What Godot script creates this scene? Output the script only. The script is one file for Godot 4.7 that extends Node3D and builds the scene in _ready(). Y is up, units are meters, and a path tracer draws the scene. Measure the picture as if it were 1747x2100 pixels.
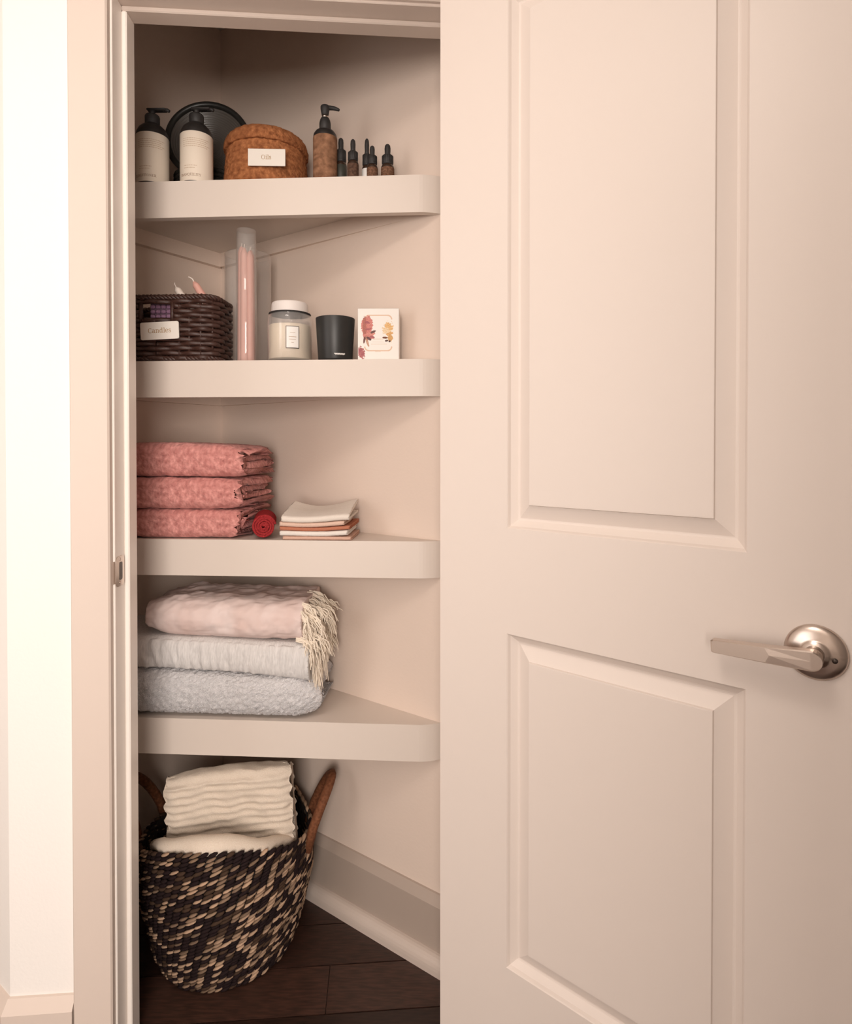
extends Node3D

# World: x right, y up, camera looks along -z. Helpers take ground points as Vector2(x, depth) with depth = -z.
var taken := {}
var M := {}
var rng := RandomNumberGenerator.new()
var noise := FastNoiseLite.new()

const CAM_H := 1.19
const OPEN_W := Vector2(0.9972, 0.0748)     # along the closet opening
const OPEN_N := Vector2(-0.0748, 0.9972)    # into the closet
const OPEN_O := Vector2(0.0, 1.174)
const CORNER := Vector2(-0.619, 1.828)      # far corner of the closet
const DIR_R := Vector2(0.82, -0.571)        # along the right closet wall, towards the room
const DIR_L := Vector2(-0.571, -0.82)       # along the left closet wall, towards the room
const INNER_FL := Vector2(-0.748, 1.193)
const INNER_L := Vector2(-0.958, 1.341)
const INNER_R := Vector2(0.1916, 1.2636)

# ---------------------------------------------------------------- naming
func numbered(n: String) -> String:
	if not taken.has(n):
		taken[n] = 0
		return n
	taken[n] += 1
	return "%s_%03d" % [n, taken[n]]

func tag(o: Node, label: String, category: String, group := "", kind := "") -> void:
	if label: o.set_meta("label", label)
	if category: o.set_meta("category", category)
	if group: o.set_meta("group", group)
	if kind: o.set_meta("kind", kind)

func thing(called: String, label: String, category: String, at: Vector3, turn := 0.0, group := "") -> Node3D:
	var o := Node3D.new()
	o.name = numbered(called)
	add_child(o)
	o.position = at
	o.rotation.y = turn
	tag(o, label, category, group)
	return o

func part(called: String, mesh, mat: Material, parent: Node) -> MeshInstance3D:
	var o := MeshInstance3D.new()
	o.name = called if parent != self else numbered(called)
	if mesh != null: o.mesh = mesh
	o.material_override = mat
	o.cast_shadow = GeometryInstance3D.SHADOW_CASTING_SETTING_ON
	parent.add_child(o, true)
	return o

func struct(called: String, mesh, mat: Material, label: String, category: String) -> MeshInstance3D:
	var o := part(called, mesh, mat, self)
	tag(o, label, category, "", "structure")
	return o

# ---------------------------------------------------------------- mesh helpers
func mk(flat := false) -> SurfaceTool:
	var st := SurfaceTool.new()
	st.begin(Mesh.PRIMITIVE_TRIANGLES)
	st.set_smooth_group(-1 if flat else 0)
	return st

func fin(st: SurfaceTool) -> ArrayMesh:
	st.generate_normals()
	st.index()
	return st.commit()

func P(a: Vector2, y: float) -> Vector3:
	return Vector3(a.x, y, -a.y)

func op(a: float, b: float) -> Vector2:
	return OPEN_O + OPEN_W * a + OPEN_N * b

func tri(st: SurfaceTool, a: Vector3, b: Vector3, c: Vector3) -> void:
	st.add_vertex(a); st.add_vertex(b); st.add_vertex(c)

# a bottom left, b bottom right, c top right, d top left, seen from outside
func quad(st: SurfaceTool, a: Vector3, b: Vector3, c: Vector3, d: Vector3) -> void:
	tri(st, a, d, c)
	tri(st, a, c, b)

func tri_out(st: SurfaceTool, a: Vector3, b: Vector3, c: Vector3, mid: Vector3) -> void:
	if (b - a).cross(c - a).dot((a + b + c) / 3.0 - mid) > 0.0:
		tri(st, a, c, b)
	else:
		tri(st, a, b, c)

# chamfered box
func box(st: SurfaceTool, xf: Transform3D, size: Vector3, bev := 0.0) -> void:
	var h := size * 0.5
	var mid := xf.origin
	var v := func(sx, sy, sz, ax):
		var q := Vector3(sx * (h.x - bev), sy * (h.y - bev), sz * (h.z - bev))
		if ax == 0: q.x = sx * h.x
		if ax == 1: q.y = sy * h.y
		if ax == 2: q.z = sz * h.z
		return xf * q
	for s in [-1, 1]:
		var f := [[v.call(s, -1, -1, 0), v.call(s, 1, -1, 0), v.call(s, 1, 1, 0), v.call(s, -1, 1, 0)],
			[v.call(-1, s, -1, 1), v.call(1, s, -1, 1), v.call(1, s, 1, 1), v.call(-1, s, 1, 1)],
			[v.call(-1, -1, s, 2), v.call(1, -1, s, 2), v.call(1, 1, s, 2), v.call(-1, 1, s, 2)]]
		for q in f:
			tri_out(st, q[0], q[1], q[2], mid)
			tri_out(st, q[0], q[2], q[3], mid)
	if bev > 0.0:
		for s in [-1, 1]:
			for t in [-1, 1]:
				var e := [[v.call(s, t, -1, 0), v.call(s, t, 1, 0), v.call(s, t, 1, 1), v.call(s, t, -1, 1)],
					[v.call(s, -1, t, 0), v.call(s, 1, t, 0), v.call(s, 1, t, 2), v.call(s, -1, t, 2)],
					[v.call(-1, s, t, 1), v.call(1, s, t, 1), v.call(1, s, t, 2), v.call(-1, s, t, 2)]]
				for q in e:
					tri_out(st, q[0], q[1], q[2], mid)
					tri_out(st, q[0], q[2], q[3], mid)
				for u in [-1, 1]:
					tri_out(st, v.call(s, t, u, 0), v.call(s, t, u, 1), v.call(s, t, u, 2), mid)

func box_mesh(size: Vector3, bev := 0.0, at := Vector3.ZERO) -> ArrayMesh:
	var st := mk(true)
	box(st, Transform3D(Basis(), at), size, bev)
	return fin(st)

# polygon pts (in A, B) swept along N from t0 to t1
func prism(st: SurfaceTool, pts: PackedVector2Array, o: Vector3, A: Vector3, B: Vector3, N: Vector3, t0: float, t1: float) -> void:
	var area := 0.0
	for i in pts.size():
		area += pts[i].cross(pts[(i + 1) % pts.size()])
	var s := A.cross(B).dot(N) * area
	if s < 0.0:
		pts = pts.duplicate()
		pts.reverse()
	var p := func(i, t): return o + A * pts[i].x + B * pts[i].y + N * t
	for i in pts.size():
		var j := (i + 1) % pts.size()
		quad(st, p.call(i, t0), p.call(j, t0), p.call(j, t1), p.call(i, t1))
	var ids := Geometry2D.triangulate_polygon(pts)
	for k in range(0, ids.size(), 3):
		var a := ids[k]; var b := ids[k + 1]; var c := ids[k + 2]
		var n := (pts[b] - pts[a]).cross(pts[c] - pts[a])
		if (A.cross(B).dot(N)) * n < 0.0:
			var w := b; b = c; c = w
		tri(st, p.call(a, t1), p.call(c, t1), p.call(b, t1))
		tri(st, p.call(a, t0), p.call(b, t0), p.call(c, t0))

# ground polygon (x, depth) from y0 to y1
func slab(st: SurfaceTool, pts: Array, y0: float, y1: float) -> void:
	prism(st, PackedVector2Array(pts), Vector3.ZERO, Vector3.RIGHT, Vector3.FORWARD, Vector3.UP, y0, y1)

func slab_mesh(pts: Array, y0: float, y1: float) -> ArrayMesh:
	var st := mk(true)
	slab(st, pts, y0, y1)
	return fin(st)

# board between opening coordinates
func op_board(st: SurfaceTool, a0: float, a1: float, b0: float, b1: float, y0: float, y1: float, bev := 0.0) -> void:
	var c := P(op((a0 + a1) / 2.0, (b0 + b1) / 2.0), (y0 + y1) / 2.0)
	var X := Vector3(OPEN_W.x, 0, -OPEN_W.y)
	var Z := -Vector3(OPEN_N.x, 0, -OPEN_N.y)
	box(st, Transform3D(Basis(X, Vector3.UP, Z), c), Vector3(a1 - a0, y1 - y0, b1 - b0), bev)

func op_mesh(a0: float, a1: float, b0: float, b1: float, y0: float, y1: float, bev := 0.0) -> ArrayMesh:
	var st := mk(true)
	op_board(st, a0, a1, b0, b1, y0, y1, bev)
	return fin(st)

# profile of Vector2(radius, height), from the bottom up along the outside
func lathe(st: SurfaceTool, prof: Array, segs := 40, at := Vector3.ZERO, uv := false) -> void:
	var y0: float = prof[0].y
	var y1: float = prof[prof.size() - 1].y
	for i in prof.size() - 1:
		for j in segs:
			var q := []
			for c in [[j + 1, i], [j, i], [j, i + 1], [j + 1, i + 1]]:
				var th: float = TAU * c[0] / segs
				var r: float = prof[c[1]].x
				q.append([at + Vector3(cos(th) * r, prof[c[1]].y, sin(th) * r), Vector2(1.0 - float(c[0]) / segs, 1.0 - (prof[c[1]].y - y0) / maxf(y1 - y0, 1e-6))])
			for k in [0, 3, 2, 0, 2, 1]:
				if uv: st.set_uv(q[k][1])
				st.add_vertex(q[k][0])

func lathe_mesh(prof: Array, segs := 40, flat := false) -> ArrayMesh:
	var st := mk(flat)
	lathe(st, prof, segs, Vector3.ZERO, true)
	return fin(st)

# rounded profile: repeats corners as short bevels so that smooth shading keeps them crisp
func crisp(prof: Array, e := 0.0006) -> Array:
	var out := [prof[0]]
	for i in range(1, prof.size() - 1):
		var a: Vector2 = prof[i - 1]; var b: Vector2 = prof[i]; var c: Vector2 = prof[i + 1]
		out.append(b + (a - b).limit_length(minf(e, a.distance_to(b) * 0.4)))
		out.append(b + (c - b).limit_length(minf(e, c.distance_to(b) * 0.4)))
	out.append(prof[prof.size() - 1])
	return out

func tube(st: SurfaceTool, pts: Array, radii, segs := 8, caps := true, flatten := 1.0) -> void:
	var n := pts.size()
	var t: Vector3 = (pts[1] - pts[0]).normalized()
	var u := t.cross(Vector3.UP)
	if u.length() < 0.1: u = t.cross(Vector3.RIGHT)
	u = u.normalized()
	var rings := []
	for i in n:
		var t2: Vector3 = (pts[mini(i + 1, n - 1)] - pts[maxi(i - 1, 0)]).normalized()
		u = (u - t2 * u.dot(t2)).normalized()
		var v := t2.cross(u)
		var r: float = radii[i] if radii is Array else radii
		var ring := []
		for j in segs:
			var a := TAU * j / segs
			ring.append(pts[i] + u * cos(a) * r + v * sin(a) * r * flatten)
		rings.append(ring)
	for i in n - 1:
		for j in segs:
			var k := (j + 1) % segs
			quad(st, rings[i][j], rings[i][k], rings[i + 1][k], rings[i + 1][j])
	if caps:
		for j in segs:
			var k := (j + 1) % segs
			tri(st, pts[0], rings[0][j], rings[0][k])
			tri(st, pts[n - 1], rings[n - 1][k], rings[n - 1][j])

func tube_mesh(pts: Array, radii, segs := 8, flatten := 1.0) -> ArrayMesh:
	var st := mk()
	tube(st, pts, radii, segs, true, flatten)
	return fin(st)

func ball(st: SurfaceTool, xf: Transform3D, nu := 8, nv := 5) -> void:
	for i in nv:
		for j in nu:
			var q := []
			for c in [[j + 1, i], [j, i], [j, i + 1], [j + 1, i + 1]]:
				var th: float = TAU * c[0] / nu
				var ph: float = -PI / 2 + PI * c[1] / nv
				q.append(xf * Vector3(cos(th) * cos(ph), sin(ph), sin(th) * cos(ph)))
			quad(st, q[0], q[1], q[2], q[3])

func rrect(w: float, h: float, r: float, n := 5) -> PackedVector2Array:
	var out := PackedVector2Array()
	for k in 4:
		var c := Vector2((w / 2 - r) * [1, -1, -1, 1][k], (h / 2 - r) * [1, 1, -1, -1][k])
		for i in n + 1:
			out.append(c + Vector2.from_angle(PI / 2 * (k + float(i) / n)) * r)
	return out

# closed outline of a sheet of thickness t that follows the open line c
func sheet(c: Array, t: float) -> Array:
	var up := []
	var down := []
	for i in c.size():
		var d: Vector2 = (c[mini(i + 1, c.size() - 1)] - c[maxi(i - 1, 0)]).normalized()
		var n := Vector2(-d.y, d.x) * t * 0.5
		up.append(c[i] + n)
		down.append(c[i] - n)
	var out := up.duplicate()
	var e: Vector2 = (c[-1] - c[-2]).normalized()
	for k in range(1, 5):
		out.append(c[-1] + Vector2(-e.y, e.x).rotated(-PI * k / 5.0) * t * 0.5)
	down.reverse()
	out.append_array(down)
	e = (c[0] - c[1]).normalized()
	for k in range(1, 5):
		out.append(c[0] + Vector2(-e.y, e.x).rotated(-PI * k / 5.0) * t * 0.5)
	return out

# U fold: front at q = 0, back at q = D, height H, bulge depth
func fold_line(D: float, H: float, bulge: float, pw := 2.6, n := 12, back := 0.0) -> Array:
	var c := []
	var R := H * 0.5
	for k in 7:
		c.append(Vector2(lerpf(D, bulge, k / 7.0), R + back * (1.0 - k / 7.0)))
	for k in n + 1:
		var a := PI / 2 - PI * k / n
		c.append(Vector2(bulge * (1.0 - pow(absf(cos(a)), 2.0 / pw)), R * signf(sin(a)) * pow(absf(sin(a)), 2.0 / pw)))
	for k in range(1, 8):
		c.append(Vector2(lerpf(bulge, D, k / 7.0), -R))
	return c

# sweeps the closed outline (q, y) along x from x0 to x1; bend(x, pt, normal) returns the shifted Vector3 (x, y, q)
func sweep(st: SurfaceTool, loop: Array, x0: float, x1: float, nx: int, bend: Callable, caps := true) -> void:
	var n := loop.size()
	var nor := []
	for i in n:
		var d: Vector2 = (loop[(i + 1) % n] - loop[(i + n - 1) % n]).normalized()
		nor.append(Vector2(-d.y, d.x))
	var rows := []
	for k in nx + 1:
		var x := lerpf(x0, x1, float(k) / nx)
		var row := []
		for i in n:
			var v: Vector3 = bend.call(x, loop[i], nor[i])
			row.append(Vector3(v.x, v.y, -v.z))
		rows.append(row)
	for k in nx:
		for i in n:
			var j := (i + 1) % n
			quad(st, rows[k][i], rows[k + 1][i], rows[k + 1][j], rows[k][j])
	if caps:
		var ids := Geometry2D.triangulate_polygon(PackedVector2Array(loop))
		for k in range(0, ids.size(), 3):
			var a := ids[k]; var b := ids[k + 1]; var c := ids[k + 2]
			for e in [[0, 1.0], [nx, -1.0]]:
				var r: Array = rows[e[0]]
				var cr: Vector3 = (r[b] - r[a]).cross(r[c] - r[a])
				if cr.x * e[1] > 0.0: tri(st, r[a], r[b], r[c])
				else: tri(st, r[a], r[c], r[b])

func densify(loop: Array, step: float) -> Array:
	var out := []
	for i in loop.size():
		var a: Vector2 = loop[i]
		var b: Vector2 = loop[(i + 1) % loop.size()]
		var m := maxi(1, int(ceil(a.distance_to(b) / step)))
		for k in m:
			out.append(a.lerp(b, float(k) / m))
	return out

func text_mesh(text: String, size: float, font_name: String, depth := 0.0004) -> TextMesh:
	var t := TextMesh.new()
	var f := SystemFont.new()
	f.font_names = PackedStringArray([font_name])
	t.font = f
	t.text = text
	t.font_size = 32
	t.pixel_size = size / 32.0
	t.depth = depth
	return t

# lettering bent round a cylinder of radius r about the y axis, centred on angle turn from +z
func bent_text(text: String, size: float, font_name: String, r: float, turn: float) -> ArrayMesh:
	var arr := text_mesh(text, size, font_name).get_mesh_arrays()
	var v: PackedVector3Array = arr[Mesh.ARRAY_VERTEX]
	for i in v.size():
		var a := v[i].x / r + turn
		var rr := r + v[i].z
		v[i] = Vector3(sin(a) * rr, v[i].y, cos(a) * rr)
	arr[Mesh.ARRAY_VERTEX] = v
	var keep := []
	keep.resize(Mesh.ARRAY_MAX)
	keep[Mesh.ARRAY_VERTEX] = v
	keep[Mesh.ARRAY_INDEX] = arr[Mesh.ARRAY_INDEX]
	var m := ArrayMesh.new()
	m.add_surface_from_arrays(Mesh.PRIMITIVE_TRIANGLES, keep)
	var st := SurfaceTool.new()
	st.create_from(m, 0)
	st.generate_normals()
	return st.commit()

# ---------------------------------------------------------------- materials
func mat(r: float, g: float, b: float, rough := 0.6, metal := 0.0) -> StandardMaterial3D:
	var m := StandardMaterial3D.new()
	m.albedo_color = Color(r, g, b).linear_to_srgb()
	m.roughness = rough
	m.metallic = metal
	m.cull_mode = BaseMaterial3D.CULL_DISABLED
	return m

func noise_tex(freq: float, oct: int, a: Color, b: Color, kind := FastNoiseLite.TYPE_SIMPLEX_SMOOTH, size := 512, sd := 1) -> NoiseTexture2D:
	var n := FastNoiseLite.new()
	n.noise_type = kind
	n.frequency = freq
	n.fractal_octaves = oct
	n.seed = sd
	var t := NoiseTexture2D.new()
	t.width = size
	t.height = size
	t.seamless = true
	t.noise = n
	var g := Gradient.new()
	g.set_color(0, a.linear_to_srgb())
	g.set_color(1, b.linear_to_srgb())
	t.color_ramp = g
	return t

func height_tex(freq: float, oct: int, kind := FastNoiseLite.TYPE_SIMPLEX_SMOOTH, size := 512, sd := 1) -> NoiseTexture2D:
	return noise_tex(freq, oct, Color(0, 0, 0), Color(1, 1, 1), kind, size, sd)

func triplanar(m: StandardMaterial3D, scale: Vector3) -> void:
	m.uv1_triplanar = true
	m.uv1_scale = scale

func cloth(a: Color, b: Color, freq: float, tile: float, bump_cm: float, sd := 1, kind := FastNoiseLite.TYPE_SIMPLEX_SMOOTH) -> StandardMaterial3D:
	var m := mat(1, 1, 1, 0.95)
	m.albedo_texture = noise_tex(freq, 4, a, b, kind, 512, sd)
	m.metallic_specular = 0.15
	triplanar(m, Vector3.ONE / tile)
	if bump_cm > 0.0:
		m.heightmap_enabled = true
		m.heightmap_texture = height_tex(freq * 1.5, 4, kind, 512, sd + 7)
		m.heightmap_scale = bump_cm
	return m

# ================================================================ scene
func _ready() -> void:
	rng.seed = 7
	noise.seed = 3
	noise.frequency = 1.0
	noise.fractal_octaves = 3
	# camera: level lens with a vertical shift
	var cam := Camera3D.new()
	cam.name = "camera"
	add_child(cam)
	cam.position = Vector3(0, CAM_H, 0)
	cam.rotation.x = -0.0114
	cam.set_frustum(0.05 * 2100.0 / 1235.0, Vector2(0, -0.05 * (1050.0 - 929.0) / 1235.0), 0.05, 30.0)
	cam.current = true
	# sky seen by nobody, exposure
	var we := WorldEnvironment.new()
	we.name = "environment"
	var env := Environment.new()
	env.background_mode = Environment.BG_COLOR
	env.background_color = Color(0.75, 0.8, 0.85)
	env.background_energy_multiplier = 1.0
	env.tonemap_mode = Environment.TONE_MAPPER_LINEAR
	env.tonemap_exposure = 1.08
	env.sdfgi_enabled = true
	env.ssao_enabled = true
	env.ssil_enabled = true
	we.environment = env
	add_child(we)
	# the hallway's ceiling light
	var lamp := AreaLight3D.new()
	lamp.name = "ceiling_lamp_light"
	add_child(lamp)
	lamp.position = Vector3(LAMP.x, 2.335, -LAMP.y)
	lamp.rotation_degrees.x = -90
	lamp.area_size = Vector2(0.44, 0.44)
	lamp.area_range = 12.0
	lamp.light_energy = 0.62
	lamp.light_color = Color(1.0, 0.96, 0.925)
	lamp.shadow_enabled = true
	# added fill light, set at the made-up window behind the camera
	var rear_fill := AreaLight3D.new()
	rear_fill.name = "rear_fill_light"
	add_child(rear_fill)
	rear_fill.position = Vector3(0.15, 1.25, 1.72)
	rear_fill.area_size = Vector2(1.1, 1.15)
	rear_fill.area_range = 12.0
	rear_fill.light_energy = 7.0
	rear_fill.light_color = Color(1.0, 0.96, 0.925)
	rear_fill.shadow_enabled = true
	# second added fill light, at the made-up window in the left wall
	var side := AreaLight3D.new()
	side.name = "side_fill_light"
	add_child(side)
	side.position = Vector3(-1.685, 1.4, 0.3)
	side.rotation_degrees.y = -90
	side.area_size = Vector2(1.1, 1.35)
	side.area_range = 12.0
	side.light_energy = 0.85
	side.light_color = Color(1.0, 0.96, 0.93)
	side.shadow_enabled = true
	materials()
	room()
	closet()
	shelves()
	door()
	ceiling_lamp()
	top_shelf()
	second_shelf()
	third_shelf()
	fourth_shelf()
	closet_floor_things()

const LAMP := Vector2(-0.42, 0.1)

func materials() -> void:
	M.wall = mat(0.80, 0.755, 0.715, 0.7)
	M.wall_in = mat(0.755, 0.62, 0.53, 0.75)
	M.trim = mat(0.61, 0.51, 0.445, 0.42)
	M.jamb = mat(0.86, 0.79, 0.73, 0.35)  # paler than the trim: brightness of lit jambs and stops put into the colour
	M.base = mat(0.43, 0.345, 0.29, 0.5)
	M.door = mat(0.79, 0.695, 0.63, 0.45)
	M.shelf = mat(0.72, 0.63, 0.56, 0.45)
	M.ceil = mat(0.8, 0.74, 0.69, 0.9)
	for k in ["wall", "wall_in"]:
		M[k].heightmap_enabled = true
		M[k].heightmap_texture = height_tex(0.05, 3)
		M[k].heightmap_scale = 0.02
		triplanar(M[k], Vector3.ONE * 4.0)
	M.nickel = mat(0.62, 0.53, 0.47, 0.28, 1.0)
	M.nickel_dark = mat(0.10, 0.08, 0.07, 0.4, 0.6)
	M.black = mat(0.022, 0.019, 0.018, 0.35)
	M.black_soft = mat(0.025, 0.022, 0.021, 0.6)
	M.amber = mat(0.04, 0.022, 0.014, 0.18)
	M.white = mat(0.84, 0.80, 0.76, 0.55)
	M.card = mat(0.82, 0.76, 0.69, 0.7)
	M.gold = mat(0.42, 0.27, 0.14, 0.6)
	M.paper = mat(0.80, 0.70, 0.58, 0.7)
	M.ink = mat(0.30, 0.18, 0.11, 0.8)
	M.glass = mat(0.9, 0.88, 0.86, 0.03)
	M.glass.transparency = BaseMaterial3D.TRANSPARENCY_ALPHA
	M.glass.albedo_color.a = 0.10
	M.pink_wax = mat(0.74, 0.40, 0.33, 0.5)
	M.white_wax = mat(0.85, 0.74, 0.66, 0.45)
	M.wood = mat(1, 1, 1, 0.38)
	M.wood.albedo_texture = noise_tex(0.03, 5, Color(0.028, 0.014, 0.010), Color(0.085, 0.038, 0.026))
	triplanar(M.wood, Vector3(1.2, 9.0, 9.0))
	M.emit = mat(0.9, 0.88, 0.85, 0.5)
	M.emit.emission_enabled = true
	M.emit.emission = Color(1.0, 0.93, 0.86)
	M.emit.emission_energy_multiplier = 1.5
	M.pane = mat(0.9, 0.95, 1.0, 0.02)
	M.pane.transparency = BaseMaterial3D.TRANSPARENCY_ALPHA
	M.pane.albedo_color.a = 0.1

# ---------------------------------------------------------------- the room
func room() -> void:
	var st := mk(true)
	slab(st, [Vector2(-2.0, -2.1), Vector2(2.1, -2.1), Vector2(2.1, 2.4), Vector2(-2.0, 2.4)], -0.12, -0.006)
	struct("floor", fin(st), M.wood, "dark brown wood plank floor of the closet", "floor")
	floor_planks(get_node("floor"))
	st = mk(true)
	slab(st, [Vector2(-2.0, -2.1), Vector2(2.1, -2.1), Vector2(2.1, 2.4), Vector2(-2.0, 2.4)], 2.44, 2.56)
	struct("ceiling", fin(st), M.ceil, "plain white ceiling above closet and hallway", "ceiling")
	st = mk(true)
	for q in [[-1.9, -0.9, -0.006, 2.44], [0.3, 2.3, -0.006, 2.44], [-0.9, 0.3, -0.006, 0.7], [-0.9, 0.3, 2.1, 2.44]]:
		slab(st, [Vector2(-1.8, q[0]), Vector2(-1.7, q[0]), Vector2(-1.7, q[1]), Vector2(-1.8, q[1])], q[2], q[3])
	struct("wall_left", fin(st), M.wall, "painted hallway wall with an added window left of the closet", "wall")
	var win2 := struct("window_2", null, M.white, "added white framed window in the left hallway wall, unseen, for side light", "window")  # unseen window added to hold the side fill
	st = mk(true)
	for q in [[-0.9, -0.84, 0.7, 2.1], [0.24, 0.3, 0.7, 2.1], [-0.84, 0.24, 0.7, 0.76], [-0.84, 0.24, 2.04, 2.1]]:
		box(st, Transform3D(Basis(), Vector3(-1.75, (q[2] + q[3]) / 2, -(q[0] + q[1]) / 2)), Vector3(0.05, q[3] - q[2], q[1] - q[0]), 0.003)
	part("frame", fin(st), M.white, win2)
	part("pane", box_mesh(Vector3(0.004, 1.28, 1.08), 0.0, Vector3(-1.75, 1.4, 0.3)), M.pane, win2)
	struct("wall_right", slab_mesh([Vector2(1.7, -1.9), Vector2(1.8, -1.9), Vector2(1.8, 2.3), Vector2(1.7, 2.3)], -0.006, 2.44), M.wall, "plain painted hallway wall behind the open door", "wall")
	# rear wall behind the camera, with a window added for the fill light
	st = mk(true)
	var z0 := -1.8
	var z1 := -1.9
	for q in [[-1.8, -0.5, -0.006, 2.44], [0.7, 1.8, -0.006, 2.44], [-0.5, 0.7, -0.006, 0.65], [-0.5, 0.7, 1.85, 2.44]]:
		slab(st, [Vector2(q[0], z1), Vector2(q[1], z1), Vector2(q[1], z0), Vector2(q[0], z0)], q[2], q[3])
	struct("wall_rear", fin(st), M.wall, "hallway wall behind the camera with an added window", "wall")
	var win := struct("window_1", null, M.white, "added white framed window behind the camera, unseen, for fill light", "window")
	st = mk(true)
	for q in [[-0.5, -0.44, 0.65, 1.85], [0.64, 0.7, 0.65, 1.85], [-0.44, 0.64, 0.65, 0.71], [-0.44, 0.64, 1.79, 1.85], [0.08, 0.12, 0.71, 1.79]]:
		box(st, Transform3D(Basis(), Vector3((q[0] + q[1]) / 2, (q[2] + q[3]) / 2, 1.85)), Vector3(q[1] - q[0], q[3] - q[2], 0.05), 0.003)
	part("frame", fin(st), M.white, win)
	for x in [-0.18, 0.38]:
		part("pane", box_mesh(Vector3(0.52, 1.08, 0.004), 0.0, Vector3(x, 1.25, 1.85)), M.pane, win)
	# unseen wall added as an occluder: keeps rear light off the door's right part
	struct("added_wall_blocker", slab_mesh([Vector2(0.10, -0.45), Vector2(1.7, -0.45), Vector2(1.7, -0.35), Vector2(0.10, -0.35)], -0.006, 2.44), M.wall, "added unseen wall right of the camera, blocking light from the door", "wall")
	# wall round the closet opening
	st = mk(true)
	slab(st, [op(-0.7805, 0), op(-0.604, 0), op(-0.604, 0.075), INNER_FL], -0.006, 2.44)
	struct("wall_front_left", fin(st), M.wall, "narrow bright white wall strip left of the closet casing", "wall")
	st = mk(true)
	op_board(st, -0.604, 0.074, 0, 0.075, 2.057, 2.44)
	struct("wall_front_top", fin(st), M.wall, "wall above the closet opening", "wall")
	st = mk(true)
	var e := op(1.72, 0)
	slab(st, [op(0.074, 0), e, op(1.72, 0.075), op(0.074, 0.075)], -0.006, 2.44)
	struct("wall_front_right", fin(st), M.wall, "wall behind the open closet door", "wall")
	# the wall that turns away at the left edge of the picture
	var o := op(-0.7805, 0)
	st = mk(true)
	slab(st, [o, o - DIR_R * 1.2, o - DIR_R * 1.2 + Vector2(0.0571, 0.082), INNER_L, INNER_FL], -0.006, 2.44)
	struct("wall_side", fin(st), M.wall, "wall turning away at the outside corner at far left", "wall")
	# baseboard round the outside corner
	st = mk(true)
	var nl := Vector2(-0.571, -0.82)
	var k: Vector2 = o + (-OPEN_N + nl).normalized() * 0.019
	baseboard_run(st, o, op(-0.6615, 0), -OPEN_N, 0.017, 0.160, 0.013, k)
	struct("baseboard_left", fin(st), M.trim, "cream baseboard at the foot of the white wall strip", "baseboard")
	st = mk(true)
	baseboard_run(st, o, o - DIR_R * 1.1, nl, 0.017, 0.160, 0.013, k)
	struct("baseboard_side", fin(st), M.trim, "baseboard end turning the outside corner at far left", "baseboard")

# baseboard from a to b along a wall whose outward normal is n: flat face and sloped top; from_k is the mitred start
func baseboard_run(st: SurfaceTool, a: Vector2, b: Vector2, n: Vector2, t: float, h: float, slope: float, from_k = null) -> void:
	var sect := [Vector2(0, -0.006), Vector2(t, -0.006), Vector2(t, h - slope * 1.7), Vector2(t * 0.25, h - 0.001), Vector2(0, h)]
	var ends := []
	for e in 2:
		var row := []
		for s in sect:
			var g: Vector2 = (a if e == 0 else b) + n * s.x
			if e == 0 and from_k != null:
				g = a + (from_k - a) * (s.x / t)
			row.append(P(g, s.y))
		ends.append(row)
	var mid: Vector3 = P((a + b) / 2 + n * t * 0.4, h * 0.5)
	for i in sect.size():
		var j := (i + 1) % sect.size()
		tri_out(st, ends[0][i], ends[1][i], ends[1][j], mid)
		tri_out(st, ends[0][i], ends[1][j], ends[0][j], mid)
	for r in ends:
		for i in range(1, sect.size() - 1):
			tri_out(st, r[0], r[i], r[i + 1], mid)

func floor_planks(fl: Node) -> void:
	var inner := PackedVector2Array([CORNER, INNER_L, INNER_FL, op(-0.604, 0.075), op(-0.604, -0.02), op(0.074, -0.02), op(0.074, 0.075), INNER_R])
	var mats := []
	for k in 4:
		var m: StandardMaterial3D = M.wood.duplicate()
		m.albedo_color = Color(1, 1, 1).darkened(0.10 * k)
		m.uv1_offset = Vector3(0.37 * k, 0.21 * k, 0.3 * k)
		mats.append(m)
	var b := -0.03
	var row := 0
	while b < 0.75:
		var a := -1.3 - rng.randf() * 0.5
		while a < 0.6:
			var l := 0.7 + rng.randf() * 0.3
			var g := 0.0012
			var rect := PackedVector2Array([op(a + g, b + g), op(a + l - g, b + g), op(a + l - g, b + 0.118), op(a + g, b + 0.118)])
			for poly in Geometry2D.intersect_polygons(rect, inner):
				var st := mk(true)
				slab(st, Array(poly), -0.0065, 0.0)
				part("plank", fin(st), mats[rng.randi() % 4], fl)
			a += l
		b += 0.12
		row += 1

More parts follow.
